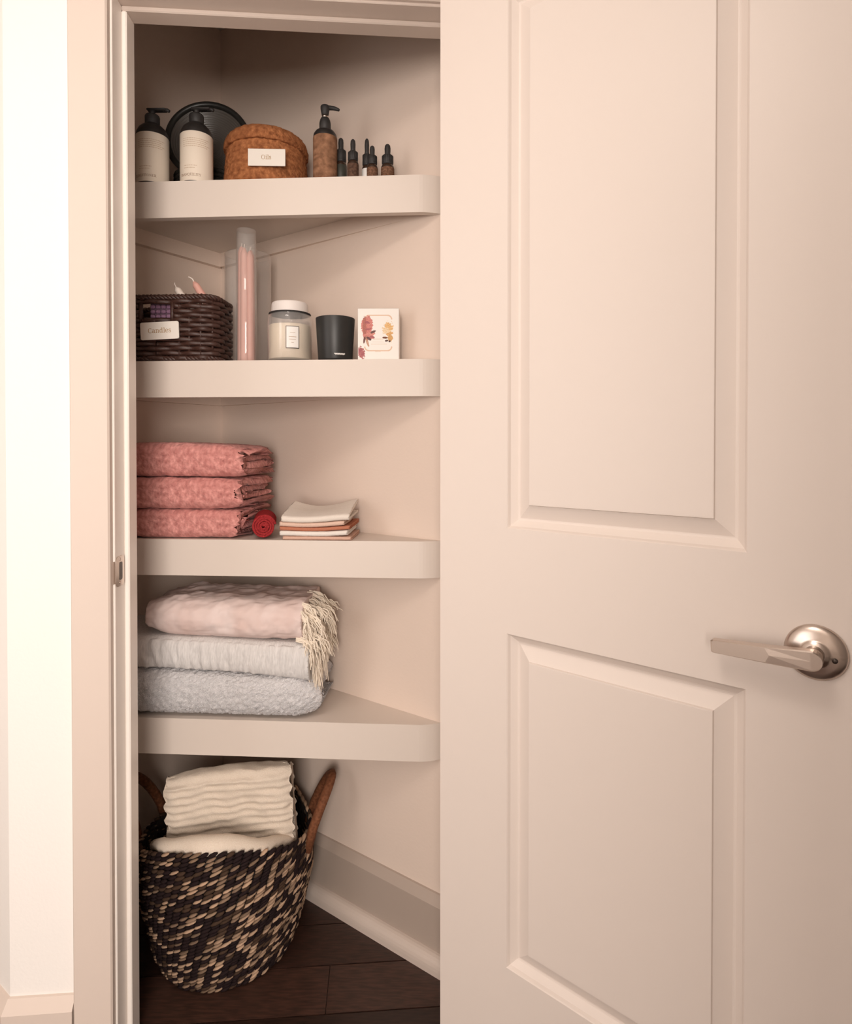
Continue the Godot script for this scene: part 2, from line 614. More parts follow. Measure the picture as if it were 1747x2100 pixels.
# ---------------------------------------------------------------- the closet shell, jambs and casing
func closet() -> void:
	var t := 0.08
	var nr := Vector2(0.571, 0.82)
	var nleft := Vector2(-0.82, 0.571)
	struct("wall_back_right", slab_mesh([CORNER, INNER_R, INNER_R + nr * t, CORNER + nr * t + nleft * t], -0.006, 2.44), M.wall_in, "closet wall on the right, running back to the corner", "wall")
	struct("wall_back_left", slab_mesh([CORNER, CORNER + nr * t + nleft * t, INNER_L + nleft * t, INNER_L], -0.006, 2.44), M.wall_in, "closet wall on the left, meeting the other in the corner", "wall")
	# baseboards with a shoe moulding
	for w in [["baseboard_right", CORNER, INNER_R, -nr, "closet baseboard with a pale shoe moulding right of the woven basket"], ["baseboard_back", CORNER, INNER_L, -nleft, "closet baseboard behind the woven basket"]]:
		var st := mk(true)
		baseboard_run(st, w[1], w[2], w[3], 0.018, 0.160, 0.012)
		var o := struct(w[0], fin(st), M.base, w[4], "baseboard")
		st = mk()
		var d: Vector2 = (w[2] - w[1])
		var poly := PackedVector2Array([Vector2(0, 0), Vector2(0.021, 0)])
		for i in 7:
			poly.append(Vector2(0.021, 0.012) + Vector2.from_angle(PI / 2 * i / 6.0) * Vector2(-1, 1) * 0.0 + Vector2(-0.021 * (1 - cos(PI / 2 * i / 6.0)), 0.026 * sin(PI / 2 * i / 6.0)))
		st.set_smooth_group(-1)
		prism(st, poly, P(w[1] + w[3] * 0.018, 0.0), Vector3(w[3].x, 0, -w[3].y), Vector3.UP, Vector3(d.x, 0, -d.y).normalized(), 0.0, d.length())
		part("shoe_moulding", fin(st), M.trim, o)
	# jambs, stops and casing are the door frame
	var fr := struct("trim_1", null, M.trim, "cream door frame with casing round the closet opening", "door frame")
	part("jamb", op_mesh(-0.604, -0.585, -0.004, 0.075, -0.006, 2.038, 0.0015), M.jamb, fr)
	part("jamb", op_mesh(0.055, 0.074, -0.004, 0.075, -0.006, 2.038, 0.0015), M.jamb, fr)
	part("head_jamb", op_mesh(-0.604, 0.074, -0.004, 0.075, 2.038, 2.057, 0.0015), M.trim, fr)
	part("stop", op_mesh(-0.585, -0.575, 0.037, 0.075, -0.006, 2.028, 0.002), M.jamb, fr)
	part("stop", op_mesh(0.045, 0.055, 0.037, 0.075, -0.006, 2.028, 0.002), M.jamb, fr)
	part("head_stop", op_mesh(-0.585, 0.055, 0.037, 0.075, 2.028, 2.038, 0.002), M.trim, fr)
	part("casing", op_mesh(-0.6585, -0.588, -0.019, 0.0, -0.006, 2.043, 0.003), M.trim, fr)
	part("casing", op_mesh(0.060, 0.1315, -0.013, 0.0, -0.006, 2.043, 0.003), M.trim, fr)
	part("head_casing", op_mesh(-0.6615, 0.1315, -0.013, 0.0, 2.043, 2.115, 0.003), M.trim, fr)
	# strike plate on the left jamb
	var sp := MeshInstance3D.new()
	var st2 := mk(true)
	var X := Vector3(OPEN_N.x, 0, -OPEN_N.y)
	var N := Vector3(OPEN_W.x, 0, -OPEN_W.y)
	var c := P(op(-0.585, 0.016), 0.952)
	prism(st2, rrect(0.037, 0.057, 0.010), c, X, Vector3.UP, N, -0.001, 0.0016)
	sp = part("strike_plate", fin(st2), M.nickel, fr)
	st2 = mk(true)
	prism(st2, rrect(0.013, 0.034, 0.004), c + X * 0.002, X, Vector3.UP, N, 0.0012, 0.0021)
	part("latch_hole", fin(st2), M.nickel_dark, sp)
	st2 = mk()
	var lip := []
	for i in 6:
		lip.append(c - X * (0.014 + 0.0022 * i) + N * (0.001 - 0.0009 * i * i * 0.25))
	for y in [-0.021]:
		for i in 5:
			quad(st2, lip[i + 1] + Vector3.UP * y, lip[i] + Vector3.UP * y, lip[i] - Vector3.UP * y, lip[i + 1] - Vector3.UP * y)
	part("strike_lip", fin(st2), M.nickel, sp)
	st2 = mk()
	for y in [-0.0225, 0.0225]:
		ball(st2, Transform3D(Basis(X * 0.0032, Vector3.UP * 0.0032, N * 0.0012), c + Vector3.UP * y + N * 0.0015), 10, 6)
	part("screws", fin(st2), M.nickel, sp)

func front_d(x: float) -> float:
	return 1.361 - 0.059 * x

func shelves() -> void:
	var tops := [1.801, 1.387, 0.974, 0.556]
	var names := ["top", "second", "third", "fourth"]
	var fl := Vector2(-0.906, 1.4145)
	var frr := Vector2(0.0564, 1.3577)
	var nr := Vector2(-0.571, -0.82)   # out of the right wall
	var nlw := Vector2(0.82, -0.571)   # out of the left wall
	for k in 4:
		var t: float = tops[k]
		var lab: String = ["topmost cream corner shelf, under the pump bottles and brown lidded basket", "second cream corner shelf from the top, under the candles", "third cream corner shelf, under the folded rose towels", "lowest cream corner shelf, under the folded blankets"][k]
		var root := thing("corner_shelf", lab, "shelf", P(Vector2(-0.4, 1.5), t), 0.0, "cream corner shelves in the closet")
		var off := -root.position
		# fascia: straight board whose right end curves back to the wall
		var pts := [fl, Vector2(-0.0147, front_d(-0.0147))]
		for i in range(1, 9):
			var x := lerpf(-0.0147, 0.046, i / 8.0)
			pts.append(Vector2(x, front_d(x) + 0.019 * pow(i / 8.0, 1.6)))
		var back := []
		for p in pts: back.append(p + Vector2(0.001, 0.018))
		back.reverse()
		var st := mk(true)
		st.set_smooth_group(-1)
		slab(st, pts + back, t - 0.084, t)
		var board := part("fascia", fin(st), M.shelf, root)
		board.position = off
		st = mk(true)
		slab(st, [CORNER, frr + Vector2(0, 0.026), Vector2(0.0, front_d(0.0) + 0.0185), fl + Vector2(0, 0.0185)], t - 0.036, t - 0.0004)
		board = part("top_panel", fin(st), M.shelf, root)
		board.position = off
		# cleats under the panel
		st = mk(true)
		var e: Vector2 = INNER_L.lerp(CORNER, 0.18)
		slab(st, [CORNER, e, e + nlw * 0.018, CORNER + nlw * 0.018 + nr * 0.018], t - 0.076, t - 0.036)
		board = part("cleat", fin(st), M.wall_in, root)
		board.position = off
		st = mk(true)
		e = frr + Vector2(-0.03, 0.045)
		slab(st, [CORNER + nlw * 0.018, e, e + nr * 0.018, CORNER + nr * 0.018 + nlw * 0.018], t - 0.076, t - 0.036)
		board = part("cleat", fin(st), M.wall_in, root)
		board.position = off

# ---------------------------------------------------------------- the open door
func door() -> void:
	var e := Vector3(0.768, 0, 0.64).normalized()
	var n := Vector3(-0.64, 0, 0.768).normalized()
	var root := struct("door_1", null, M.door, "open cream two-panel closet door with a satin nickel lever", "door")
	root.transform = Transform3D(Basis(e, Vector3.UP, n), P(Vector2(0.027, 1.135), 0.012))
	var W := 0.66
	var H := 2.018
	var x0 := 0.1472
	var x1 := 0.5216
	var ys := [0.268, 0.853, 1.036, 1.953]   # lower panel, upper panel
	var st := mk(true)
	var bx := func(a, b, c, d):
		box(st, Transform3D(Basis(), Vector3((a + b) / 2.0, (c + d) / 2.0, -0.0175)), Vector3(b - a, d - c, 0.035))
	bx.call(0.0, x0, 0.0, H); bx.call(x1, W, 0.0, H)
	bx.call(x0, x1, 0.0, ys[0]); bx.call(x0, x1, ys[1], ys[2]); bx.call(x0, x1, ys[3], H)
	part("frame", fin(st), M.door, root)
	for q in [[ys[0], ys[1]], [ys[2], ys[3]]]:
		st = mk(true)
		var prof := [Vector2(0, 0), Vector2(0.0016, -0.0016), Vector2(0.004, -0.0060), Vector2(0.0135, -0.0142), Vector2(0.0160, -0.0150), Vector2(0.0178, -0.0150), Vector2(0.041, -0.0050), Vector2(0.0422, -0.0020), Vector2(0.044, -0.0018)]
		for i in prof.size() - 1:
			var r := []
			for p in [prof[i], prof[i + 1]]:
				r.append([Vector3(x0 + p.x, q[0] + p.x, p.y), Vector3(x1 - p.x, q[0] + p.x, p.y), Vector3(x1 - p.x, q[1] - p.x, p.y), Vector3(x0 + p.x, q[1] - p.x, p.y)])
			for k in 4:
				var m := (k + 1) % 4
				quad(st, r[0][k], r[0][m], r[1][m], r[1][k])
		var f := 0.044
		quad(st, Vector3(x0 + f, q[0] + f, -0.0018), Vector3(x1 - f, q[0] + f, -0.0018), Vector3(x1 - f, q[1] - f, -0.0018), Vector3(x0 + f, q[1] - f, -0.0018))
		box(st, Transform3D(Basis(), Vector3((x0 + x1) / 2, (q[0] + q[1]) / 2, -0.026)), Vector3(x1 - x0, q[1] - q[0], 0.012))
		part("raised_panel", fin(st), M.door, root)
	# lever handle
	var hx := 0.600
	var hy := 0.9205
	var rose := part("handle_rose", null, M.nickel, root)
	rose.position = Vector3(hx, hy, 0)
	st = mk()
	lathe(st, [Vector2(0.0, 0.0), Vector2(0.0335, 0.0), Vector2(0.0345, 0.001), Vector2(0.0345, 0.003), Vector2(0.0335, 0.0045), Vector2(0.030, 0.0075), Vector2(0.024, 0.0095), Vector2(0.018, 0.0105), Vector2(0.0155, 0.0115), Vector2(0.0145, 0.013), Vector2(0.0, 0.013)], 56)
	rose.mesh = turn_mesh(fin(st))
	st = mk()
	lathe(st, [Vector2(0, 0.010), Vector2(0.0108, 0.010), Vector2(0.0108, 0.034), Vector2(0.0, 0.034)], 32)
	part("spindle", turn_mesh(fin(st)), M.nickel, rose)
	# lever: tapering bar towards the hinge side with a rounded end over the spindle
	var pts := PackedVector2Array()
	for i in 13:
		pts.append(Vector2.from_angle(-PI / 2 + PI * i / 12.0) * 0.0122)
	pts.append_array([Vector2(-0.05, 0.0105), Vector2(-0.112, 0.0085), Vector2(-0.1145, 0.0070), Vector2(-0.1145, -0.0072), Vector2(-0.112, -0.0086), Vector2(-0.05, -0.0105)])
	st = mk(true)
	var inner := PackedVector2Array()
	for p in pts: inner.append(p * Vector2(0.985, 0.87))
	for i in pts.size():
		var j := (i + 1) % pts.size()
		var bend := func(p, z): return Vector3(p.x, p.y, z + 0.010 * clampf((p.x + 0.03) / -0.085, 0.0, 1.0) * -1.0)
		quad(st, bend.call(pts[i], 0.033), bend.call(pts[j], 0.033), bend.call(pts[j], 0.0435), bend.call(pts[i], 0.0435))
		quad(st, bend.call(pts[i], 0.0435), bend.call(pts[j], 0.0435), bend.call(inner[j], 0.045), bend.call(inner[i], 0.045))
		tri(st, bend.call(inner[j], 0.045), bend.call(inner[i], 0.045), bend.call(Vector2(clampf(inner[i].x * 0.9, -0.1, 0.0), 0), 0.045))
		tri(st, bend.call(inner[j], 0.045), bend.call(Vector2(clampf(inner[i].x * 0.9, -0.1, 0.0), 0), 0.045), bend.call(Vector2(clampf(inner[j].x * 0.9, -0.1, 0.0), 0), 0.045))
		tri(st, bend.call(pts[i], 0.033), bend.call(pts[j], 0.033), bend.call(Vector2(clampf(pts[i].x * 0.9, -0.1, 0.0), 0), 0.033))
		tri(st, bend.call(pts[j], 0.033), bend.call(Vector2(clampf(pts[j].x * 0.9, -0.1, 0.0), 0), 0.033), bend.call(Vector2(clampf(pts[i].x * 0.9, -0.1, 0.0), 0), 0.033))
	part("lever", fin(st), M.nickel, rose).rotation.z = 0.07
	st = mk()
	lathe(st, [Vector2(0, 0.004), Vector2(0.0035, 0.004), Vector2(0.003, 0.0125), Vector2(0, 0.013)], 16)
	var b := part("lock_button", turn_mesh(fin(st)), M.nickel_dark, rose)
	b.position = Vector3(0.021, -0.004, 0.0)

# turns a lathe about y so that its axis is +z
func turn_mesh(m: ArrayMesh) -> ArrayMesh:
	var st := SurfaceTool.new()
	st.append_from(m, 0, Transform3D(Basis(Vector3.RIGHT, PI / 2), Vector3.ZERO))
	return st.commit()

func ceiling_lamp() -> void:
	var t := thing("ceiling_lamp", "round white flush ceiling lamp above the hallway", "lamp", Vector3(LAMP.x, 2.34, -LAMP.y))
	part("base", lathe_mesh([Vector2(0, 0.06), Vector2(0.26, 0.06), Vector2(0.26, 0.1), Vector2(0, 0.1)], 48), M.white, t)
	part("diffuser", lathe_mesh([Vector2(0, 0.005), Vector2(0.2, 0.007), Vector2(0.24, 0.02), Vector2(0.25, 0.06), Vector2(0, 0.06)], 48), M.emit, t)

const Y1 := 1.801
const Y2 := 1.387
const Y3 := 0.974
const Y4 := 0.556
const SHELF_TURN := -0.059

# label of a pump bottle: pale paper with lines of small print
func label_print() -> ImageTexture:
	var im := Image.create(512, 256, false, Image.FORMAT_RGB8)
	im.fill(Color(0.80, 0.70, 0.58).linear_to_srgb())
	var ink := Color(0.55, 0.40, 0.28).linear_to_srgb()
	var r := RandomNumberGenerator.new()
	r.seed = 5
	for q in [[38, 310, 450], [48, 310, 440], [58, 312, 430], [68, 312, 452], [78, 314, 440], [178, 318, 385], [190, 318, 375]]:
		var x: int = q[1]
		while x < q[2]:
			var w := 3 + r.randi() % 9
			im.fill_rect(Rect2i(x, q[0], mini(w, q[2] - x), 3), ink)
			x += w + 2
	return ImageTexture.create_from_image(im)

func pump_bottle(x: float, d: float, label: String, word: String) -> void:
	var t := thing("pump_bottle", label, "bottle", P(Vector2(x, d), Y1), 0.35, "white-labelled pump bottles on the top shelf")
	part("body", lathe_mesh(crisp([Vector2(0, 0), Vector2(0.034, 0), Vector2(0.0365, 0.002), Vector2(0.0365, 0.120), Vector2(0.0352, 0.128), Vector2(0.031, 0.137), Vector2(0.024, 0.1445), Vector2(0.0175, 0.149), Vector2(0.0155, 0.151), Vector2(0.0, 0.151)]), 48), M.black, t)
	var lm := mat(1, 1, 1, 0.65)
	lm.albedo_texture = M.label_tex
	var l := part("paper_label", lathe_mesh([Vector2(0.0367, 0.0035), Vector2(0.0371, 0.004), Vector2(0.0371, 0.1175), Vector2(0.0367, 0.118)], 56), lm, t)
	var w := part("lettering", bent_text(word, 0.0075, "Droid Serif", 0.0371, -0.42), M.ink, l)
	w.position.y = 0.0165
	part("collar", lathe_mesh(crisp([Vector2(0.0, 0.150), Vector2(0.0165, 0.150), Vector2(0.0168, 0.169), Vector2(0.0150, 0.1725), Vector2(0.008, 0.1735), Vector2(0.0, 0.1735)]), 32), M.black_soft, t)
	var st := mk()
	lathe(st, [Vector2(0.0062, 0.1725), Vector2(0.0062, 0.182), Vector2(0.0085, 0.1825), Vector2(0.0, 0.183)], 20)
	box(st, Transform3D(Basis(), Vector3(0.011, 0.1855, 0)), Vector3(0.046, 0.0055, 0.017), 0.0024)
	tube(st, [Vector3(0.026, 0.1855, 0), Vector3(0.036, 0.1852, 0), Vector3(0.0405, 0.183, 0)], [0.0045, 0.0042, 0.0036], 10)
	var p := part("pump_head", fin(st), M.black_soft, t)
	p.rotation.y = -0.35

func dropper(x: float, d: float, s: Array, label: String, m: Material) -> void:
	# s: radius, height of the glass, top of the cap, top of the bulb
	var t := thing("dropper_bottle", label, "bottle", P(Vector2(x, d), Y1), 0.0, "small dropper bottles on the top shelf")
	var r: float = s[0]
	part("body", lathe_mesh(crisp([Vector2(0, 0), Vector2(r * 0.94, 0), Vector2(r, 0.0015), Vector2(r, s[1] - 0.007), Vector2(r * 0.86, s[1] - 0.002), Vector2(r * 0.6, s[1]), Vector2(0, s[1])]), 28), M.amber, t)
	part("paper_label", lathe_mesh([Vector2(r + 0.0001, 0.003), Vector2(r + 0.0004, 0.0035), Vector2(r + 0.0004, s[1] - 0.010), Vector2(r + 0.0001, s[1] - 0.0095)], 28), m, t)
	var c := 0.78 * r
	var st := mk()
	lathe(st, crisp([Vector2(0, s[1] - 0.001), Vector2(c + 0.0012, s[1] - 0.001), Vector2(c + 0.0008, s[2] - 0.002), Vector2(c - 0.001, s[2]), Vector2(0, s[2])]), 24)
	for i in 20:
		var a := TAU * i / 20
		box(st, Transform3D(Basis(Vector3.UP, -a), Vector3(cos(a) * (c + 0.0012), (s[1] + s[2]) / 2, sin(a) * (c + 0.0012))), Vector3(0.0006, s[2] - s[1] - 0.004, 0.0012))
	part("cap", fin(st), M.black_soft, t)
	var b: float = s[3] - s[2]
	part("rubber_bulb", lathe_mesh([Vector2(0, s[2]), Vector2(c * 0.66, s[2]), Vector2(c * 0.56, s[2] + b * 0.18), Vector2(c * 0.60, s[2] + b * 0.6), Vector2(c * 0.52, s[2] + b * 0.86), Vector2(c * 0.28, s[2] + b * 0.98), Vector2(0, s[3])], 20), M.black_soft, t)

func top_shelf() -> void:
	M.label_tex = label_print()
	pump_bottle(-0.6490, 1.4375, "black pump bottle with a cream label at the left end of the top shelf", "CONDITIONER")
	pump_bottle(-0.5430, 1.4340, "black pump bottle with a cream label standing in front of the round dark bowl", "TRANQUILITY")
	# dark basket and the bowl that leans in it
	var weave := cloth(Color(0.010, 0.009, 0.008), Color(0.06, 0.05, 0.042), 0.03, 0.12, 0.05, 11)
	var t := thing("storage_tub", "small round dark woven tub on the top shelf behind the two cream-labelled bottles", "tub", P(Vector2(-0.574, 1.594), Y1))
	for i in 8:
		var st := mk()
		var y := 0.006 + 0.0115 * i
		var ring := []
		for k in 41:
			ring.append(Vector3(cos(TAU * k / 40) * 0.078, y + 0.001 * sin(k * PI * 0.5), sin(TAU * k / 40) * 0.078))
		tube(st, ring, 0.0062, 8, false)
		part("coil", fin(st), weave, t)
	part("bottom", lathe_mesh([Vector2(0, 0.0), Vector2(0.076, 0.0), Vector2(0.076, 0.006), Vector2(0, 0.006)], 32), weave, t)
	t = thing("round_bowl", "round dark ribbed bowl standing on edge behind the second pump bottle", "bowl", P(Vector2(-0.572, 1.588), Y1 + 0.1925))
	t.rotation = Vector3(deg_to_rad(82), deg_to_rad(6), 0)
	var ribs := [Vector2(0.0, -0.040)]
	for i in 60:
		var r := 0.002 + 0.098 * i / 59.0
		ribs.append(Vector2(r, -0.040 + 0.034 * pow(r / 0.1, 2.4) + 0.0011 * sin(i * PI / 1.5)))
	var bowl := mat(0.075, 0.064, 0.055, 0.32)
	bowl.clearcoat_enabled = true
	bowl.clearcoat = 0.5
	part("dish", lathe_mesh(ribs, 72), bowl, t)
	var rim := []
	for k in 61: rim.append(Vector3(cos(TAU * k / 60) * 0.103, -0.004, sin(TAU * k / 60) * 0.103))
	part("rim", tube_mesh(rim, 0.0075, 10), mat(0.018, 0.017, 0.015, 0.4), t)
	# brown lidded basket with a card that reads Oils
	var felt := cloth(Color(0.16, 0.052, 0.022), Color(0.60, 0.25, 0.105), 0.022, 0.16, 0.25, 4)
	t = thing("lidded_basket", "round rust brown lidded basket with a white card reading Oils", "basket", P(Vector2(-0.3945, 1.500), Y1), 0.257)
	t.scale = Vector3(0.965, 1, 0.965)
	var body := []
	for i in 14:
		var y := 0.104 * i / 13.0
		body.append(Vector2(0.1045 - 0.010 * pow(absf(y / 0.104 - 0.25), 1.6) - (0.012 * (1.0 - y / 0.012) if y < 0.012 else 0.0), y))
	body.push_front(Vector2(0, 0))
	part("body", rough_lathe(body, 96, 0.0022, 21), felt, t)
	part("lid", rough_lathe([Vector2(0.09, 0.104), Vector2(0.1035, 0.1045), Vector2(0.1055, 0.108), Vector2(0.1055, 0.115), Vector2(0.1025, 0.126), Vector2(0.096, 0.136), Vector2(0.086, 0.143), Vector2(0.07, 0.149), Vector2(0.05, 0.153), Vector2(0.025, 0.155), Vector2(0, 0.1555)], 96, 0.0022, 33), felt, t)
	var card := part("name_card", box_mesh(Vector3(0.0885, 0.039, 0.0025), 0.0006), M.card, t)
	card.position = Vector3(0.000, 0.0535, 0.1135)
	card.rotation = Vector3(0, -0.225, 0.0)
	var w := part("lettering", text_mesh("Oils", 0.0135, "Droid Serif"), M.gold, card)
	w.position = Vector3(-0.001, 0.0, 0.0014)
	# tall pump bottle with a brown label
	t = thing("pump_bottle", "slim black pump bottle with a mottled brown label right of the rust basket", "bottle", P(Vector2(-0.2345, 1.4085), Y1))
	part("body", lathe_mesh(crisp([Vector2(0, 0), Vector2(0.0255, 0), Vector2(0.0275, 0.002), Vector2(0.0275, 0.104), Vector2(0.0265, 0.111), Vector2(0.022, 0.118), Vector2(0.014, 0.1215), Vector2(0, 0.122)]), 40), M.black, t)
	part("paper_label", lathe_mesh([Vector2(0.0276, 0.002), Vector2(0.0279, 0.0025), Vector2(0.0279, 0.1025), Vector2(0.0276, 0.103)], 40), cloth(Color(0.12, 0.06, 0.035), Color(0.46, 0.24, 0.14), 0.012, 0.12, 0.0, 9), t)
	part("collar", lathe_mesh(crisp([Vector2(0, 0.121), Vector2(0.0132, 0.121), Vector2(0.0132, 0.139), Vector2(0.0115, 0.146), Vector2(0.009, 0.151), Vector2(0.0, 0.152)]), 28), M.black_soft, t)
	part("metal_ring", lathe_mesh([Vector2(0, 0.151), Vector2(0.0072, 0.151), Vector2(0.0072, 0.157), Vector2(0, 0.157)], 24), M.nickel, t)
	var st := mk()
	lathe(st, crisp([Vector2(0, 0.157), Vector2(0.0078, 0.157), Vector2(0.0105, 0.172), Vector2(0.0105, 0.1775), Vector2(0.008, 0.180), Vector2(0, 0.1805)]), 24)
	tube(st, [Vector3(0.004, 0.1755, 0), Vector3(0.02, 0.174, 0), Vector3(0.030, 0.171, 0.0), Vector3(0.033, 0.169, 0)], [0.0055, 0.0048, 0.0036, 0.0026], 10)
	part("pump_head", fin(st), M.black_soft, t)
	# dropper bottles
	var dark := mat(0.045, 0.045, 0.035, 0.5)
	var brown := cloth(Color(0.05, 0.03, 0.022), Color(0.20, 0.11, 0.075), 0.02, 0.08, 0.0, 5)
	var copper := cloth(Color(0.07, 0.035, 0.022), Color(0.30, 0.16, 0.10), 0.03, 0.08, 0.0, 6)
	dropper(-0.2005, 1.4280, [0.0135, 0.058, 0.086, 0.1150], "dropper bottle half hidden behind the slim pump bottle, with a dark label", dark)
	dropper(-0.1690, 1.4020, [0.0128, 0.049, 0.070, 0.0990], "tallest of the brown-labelled dropper bottles, second from the slim pump bottle", brown)
	dropper(-0.1385, 1.4200, [0.0115, 0.046, 0.072, 0.1095], "dropper bottle with a white label, behind a shorter one", M.white)
	dropper(-0.1235, 1.3925, [0.0125, 0.036, 0.056, 0.0790], "short dropper bottle standing in front of the white-labelled one", copper)
	dropper(-0.0880, 1.3870, [0.0150, 0.0335, 0.054, 0.0800], "short stout dropper bottle at the right end of the row, standing apart", copper)

func rough_lathe(prof: Array, segs: int, amp: float, sd: int) -> ArrayMesh:
	var st := mk()
	var dense := []
	for i in prof.size() - 1:
		var m := maxi(1, int(prof[i].distance_to(prof[i + 1]) / 0.004))
		for k in m: dense.append((prof[i] as Vector2).lerp(prof[i + 1], float(k) / m))
	dense.append(prof[-1])
	var v := func(i, j):
		var th: float = TAU * (j % segs) / segs
		var q := Vector3(cos(th) * dense[i].x, dense[i].y, sin(th) * dense[i].x)
		var n: float = noise.get_noise_3d(q.x * 90 + sd, q.y * 90, q.z * 90) + 0.6 * noise.get_noise_3d(q.x * 260, q.y * 260 + sd, q.z * 260)
		return q + Vector3(cos(th), 0.4, sin(th)) * n * amp * clampf(dense[i].y * 200.0, 0.0, 1.0)
	for i in dense.size() - 1:
		for j in segs:
			quad(st, v.call(i, j + 1), v.call(i, j), v.call(i + 1, j), v.call(i + 1, j + 1))
	return fin(st)

func second_shelf() -> void:
	wicker_basket()
	# candles poking out of the wicker basket
	var t := thing("taper_candle", "pink taper candle leaning out of the dark wicker basket, the taller one", "candle", Vector3(-0.499, Y2 + 0.096, -1.478), 0.0, "taper candles in the wicker basket")
	t.rotation = Vector3(deg_to_rad(2), 0, deg_to_rad(32))
	part("stick", lathe_mesh(crisp([Vector2(0, 0), Vector2(0.0115, 0.0), Vector2(0.0115, 0.01), Vector2(0.0082, 0.118), Vector2(0.0030, 0.127), Vector2(0, 0.129)]), 20), M.pink_wax, t)
	part("wick", tube_mesh([Vector3(0, 0.122, 0), Vector3(0.0008, 0.135, 0), Vector3(-0.002, 0.141, 0), Vector3(-0.005, 0.144, 0)], 0.0017, 6), M.white_wax, t)
	t = thing("taper_candle", "pale taper candle behind the taller pink one in the wicker basket", "candle", Vector3(-0.552, Y2 + 0.098, -1.480), 0.0, "taper candles in the wicker basket")
	t.rotation = Vector3(deg_to_rad(-3), 0, deg_to_rad(33))
	part("stick", lathe_mesh(crisp([Vector2(0, 0), Vector2(0.0115, 0.0), Vector2(0.0115, 0.01), Vector2(0.0082, 0.106), Vector2(0.0030, 0.114), Vector2(0, 0.116)]), 20), M.white_wax, t)
	part("wick", tube_mesh([Vector3(0, 0.111, 0), Vector3(0.001, 0.122, 0), Vector3(0.003, 0.126, 0)], 0.0012, 6), M.white_wax, t)
	# lilac wax melts behind the handle hole
	t = thing("wax_melt_tray", "lilac tray of square wax melts seen through the handle hole of the wicker basket", "wax melts", Vector3(-0.633, Y2 + 0.130, -1.443), SHELF_TURN)
	part("tray", box_mesh(Vector3(0.056, 0.052, 0.01), 0.001, Vector3(0, 0, -0.008)), mat(0.16, 0.10, 0.13, 0.5), t)
	var lil := mat(0.36, 0.20, 0.31, 0.35)
	var st := mk(true)
	box(st, Transform3D(), Vector3(0.0115, 0.0095, 0.010), 0.0028)
	var cube := fin(st)
	for i in 4:
		for j in 4:
			var c := part("wax_cube", cube, lil, t)
			c.position = Vector3(-0.0195 + 0.013 * i, -0.0175 + 0.0117 * j, 0.0)
	# tall narrow glass with pink tapers, and the wide glass vase behind it
	t = thing("tall_glass_tube", "tall narrow glass holding pink taper candles, between wicker basket and candle jar", "glass", P(Vector2(-0.437, 1.470), Y2))
	part("glass_wall", lathe_mesh([Vector2(0, 0.0), Vector2(0.0235, 0.0), Vector2(0.0245, 0.002), Vector2(0.0240, 0.326), Vector2(0.0230, 0.327), Vector2(0.0222, 0.326), Vector2(0.0225, 0.006), Vector2(0, 0.006)], 48), M.glass, t)
	for k in 5:
		var a := TAU * k / 5 + 0.5
		var p := Vector2(cos(a), sin(a)) * 0.0122
		var c := thing("taper_candle", ["front right", "front", "left", "rear", "right rear"][k] + " one of the pink tapers bundled in the tall narrow glass", "candle", Vector3(-0.437 + p.x, Y2 + 0.0065, -1.470 + p.y), 0.0, "pink tapers in the tall glass")
		c.rotation = Vector3(p.y * -0.25, 0, p.x * 0.25)
		part("stick", lathe_mesh(crisp([Vector2(0, 0), Vector2(0.0098, 0.0), Vector2(0.0098, 0.02), Vector2(0.0085, 0.255 + 0.006 * (k % 3)), Vector2(0.0035, 0.268 + 0.006 * (k % 3)), Vector2(0, 0.27 + 0.006 * (k % 3))]), 18), M.pink_wax, c)
		part("wick", tube_mesh([Vector3(0, 0.267 + 0.006 * (k % 3), 0), Vector3(0.001, 0.278 + 0.006 * (k % 3), 0)], 0.0011, 6), M.white_wax, c)
	t = thing("glass_vase", "wide clear glass cylinder vase in the corner behind the tall glass of tapers", "vase", P(Vector2(-0.470, 1.595), Y2))
	part("glass_wall", lathe_mesh([Vector2(0, 0.0), Vector2(0.0575, 0.0), Vector2(0.0595, 0.002), Vector2(0.0595, 0.304), Vector2(0.0580, 0.306), Vector2(0.0565, 0.304), Vector2(0.0565, 0.012), Vector2(0, 0.012)], 56), M.glass, t)
	# candle jar
	t = thing("candle_jar", "large glass jar candle with cream wax and a white lid", "candle", P(Vector2(-0.3215, 1.4265), Y2))
	part("glass_wall", lathe_mesh([Vector2(0, 0.0), Vector2(0.048, 0.0), Vector2(0.0515, 0.004), Vector2(0.0518, 0.100), Vector2(0.0500, 0.108), Vector2(0.0440, 0.113), Vector2(0.0425, 0.113), Vector2(0.0480, 0.106), Vector2(0.0495, 0.100), Vector2(0.0495, 0.006), Vector2(0, 0.006)], 56), M.glass, t)
	part("wax", lathe_mesh(crisp([Vector2(0, 0.0065), Vector2(0.0488, 0.0065), Vector2(0.0488, 0.0845), Vector2(0.047, 0.086), Vector2(0, 0.086)]), 48), mat(0.80, 0.68, 0.53, 0.5), t)
	part("rubber_seal", lathe_mesh([Vector2(0, 0.1125), Vector2(0.0485, 0.1125), Vector2(0.0490, 0.1135), Vector2(0.0485, 0.1145), Vector2(0, 0.1145)], 48), M.black_soft, t)
	part("lid", lathe_mesh(crisp([Vector2(0, 0.1145), Vector2(0.0425, 0.1145), Vector2(0.0430, 0.116), Vector2(0.0422, 0.136), Vector2(0.0405, 0.139), Vector2(0, 0.1400)]), 48), mat(0.80, 0.73, 0.69, 0.5), t)
	var plate := part("label_frame", curved_plate(0.0522, 0.052, 0.0305, 0.051, 0.33, 0.0010), M.nickel_dark, t)
	part("paper_label", curved_plate(0.0532, 0.052, 0.0275, 0.048, 0.33, 0.0006), M.white, plate)
	st = mk(true)
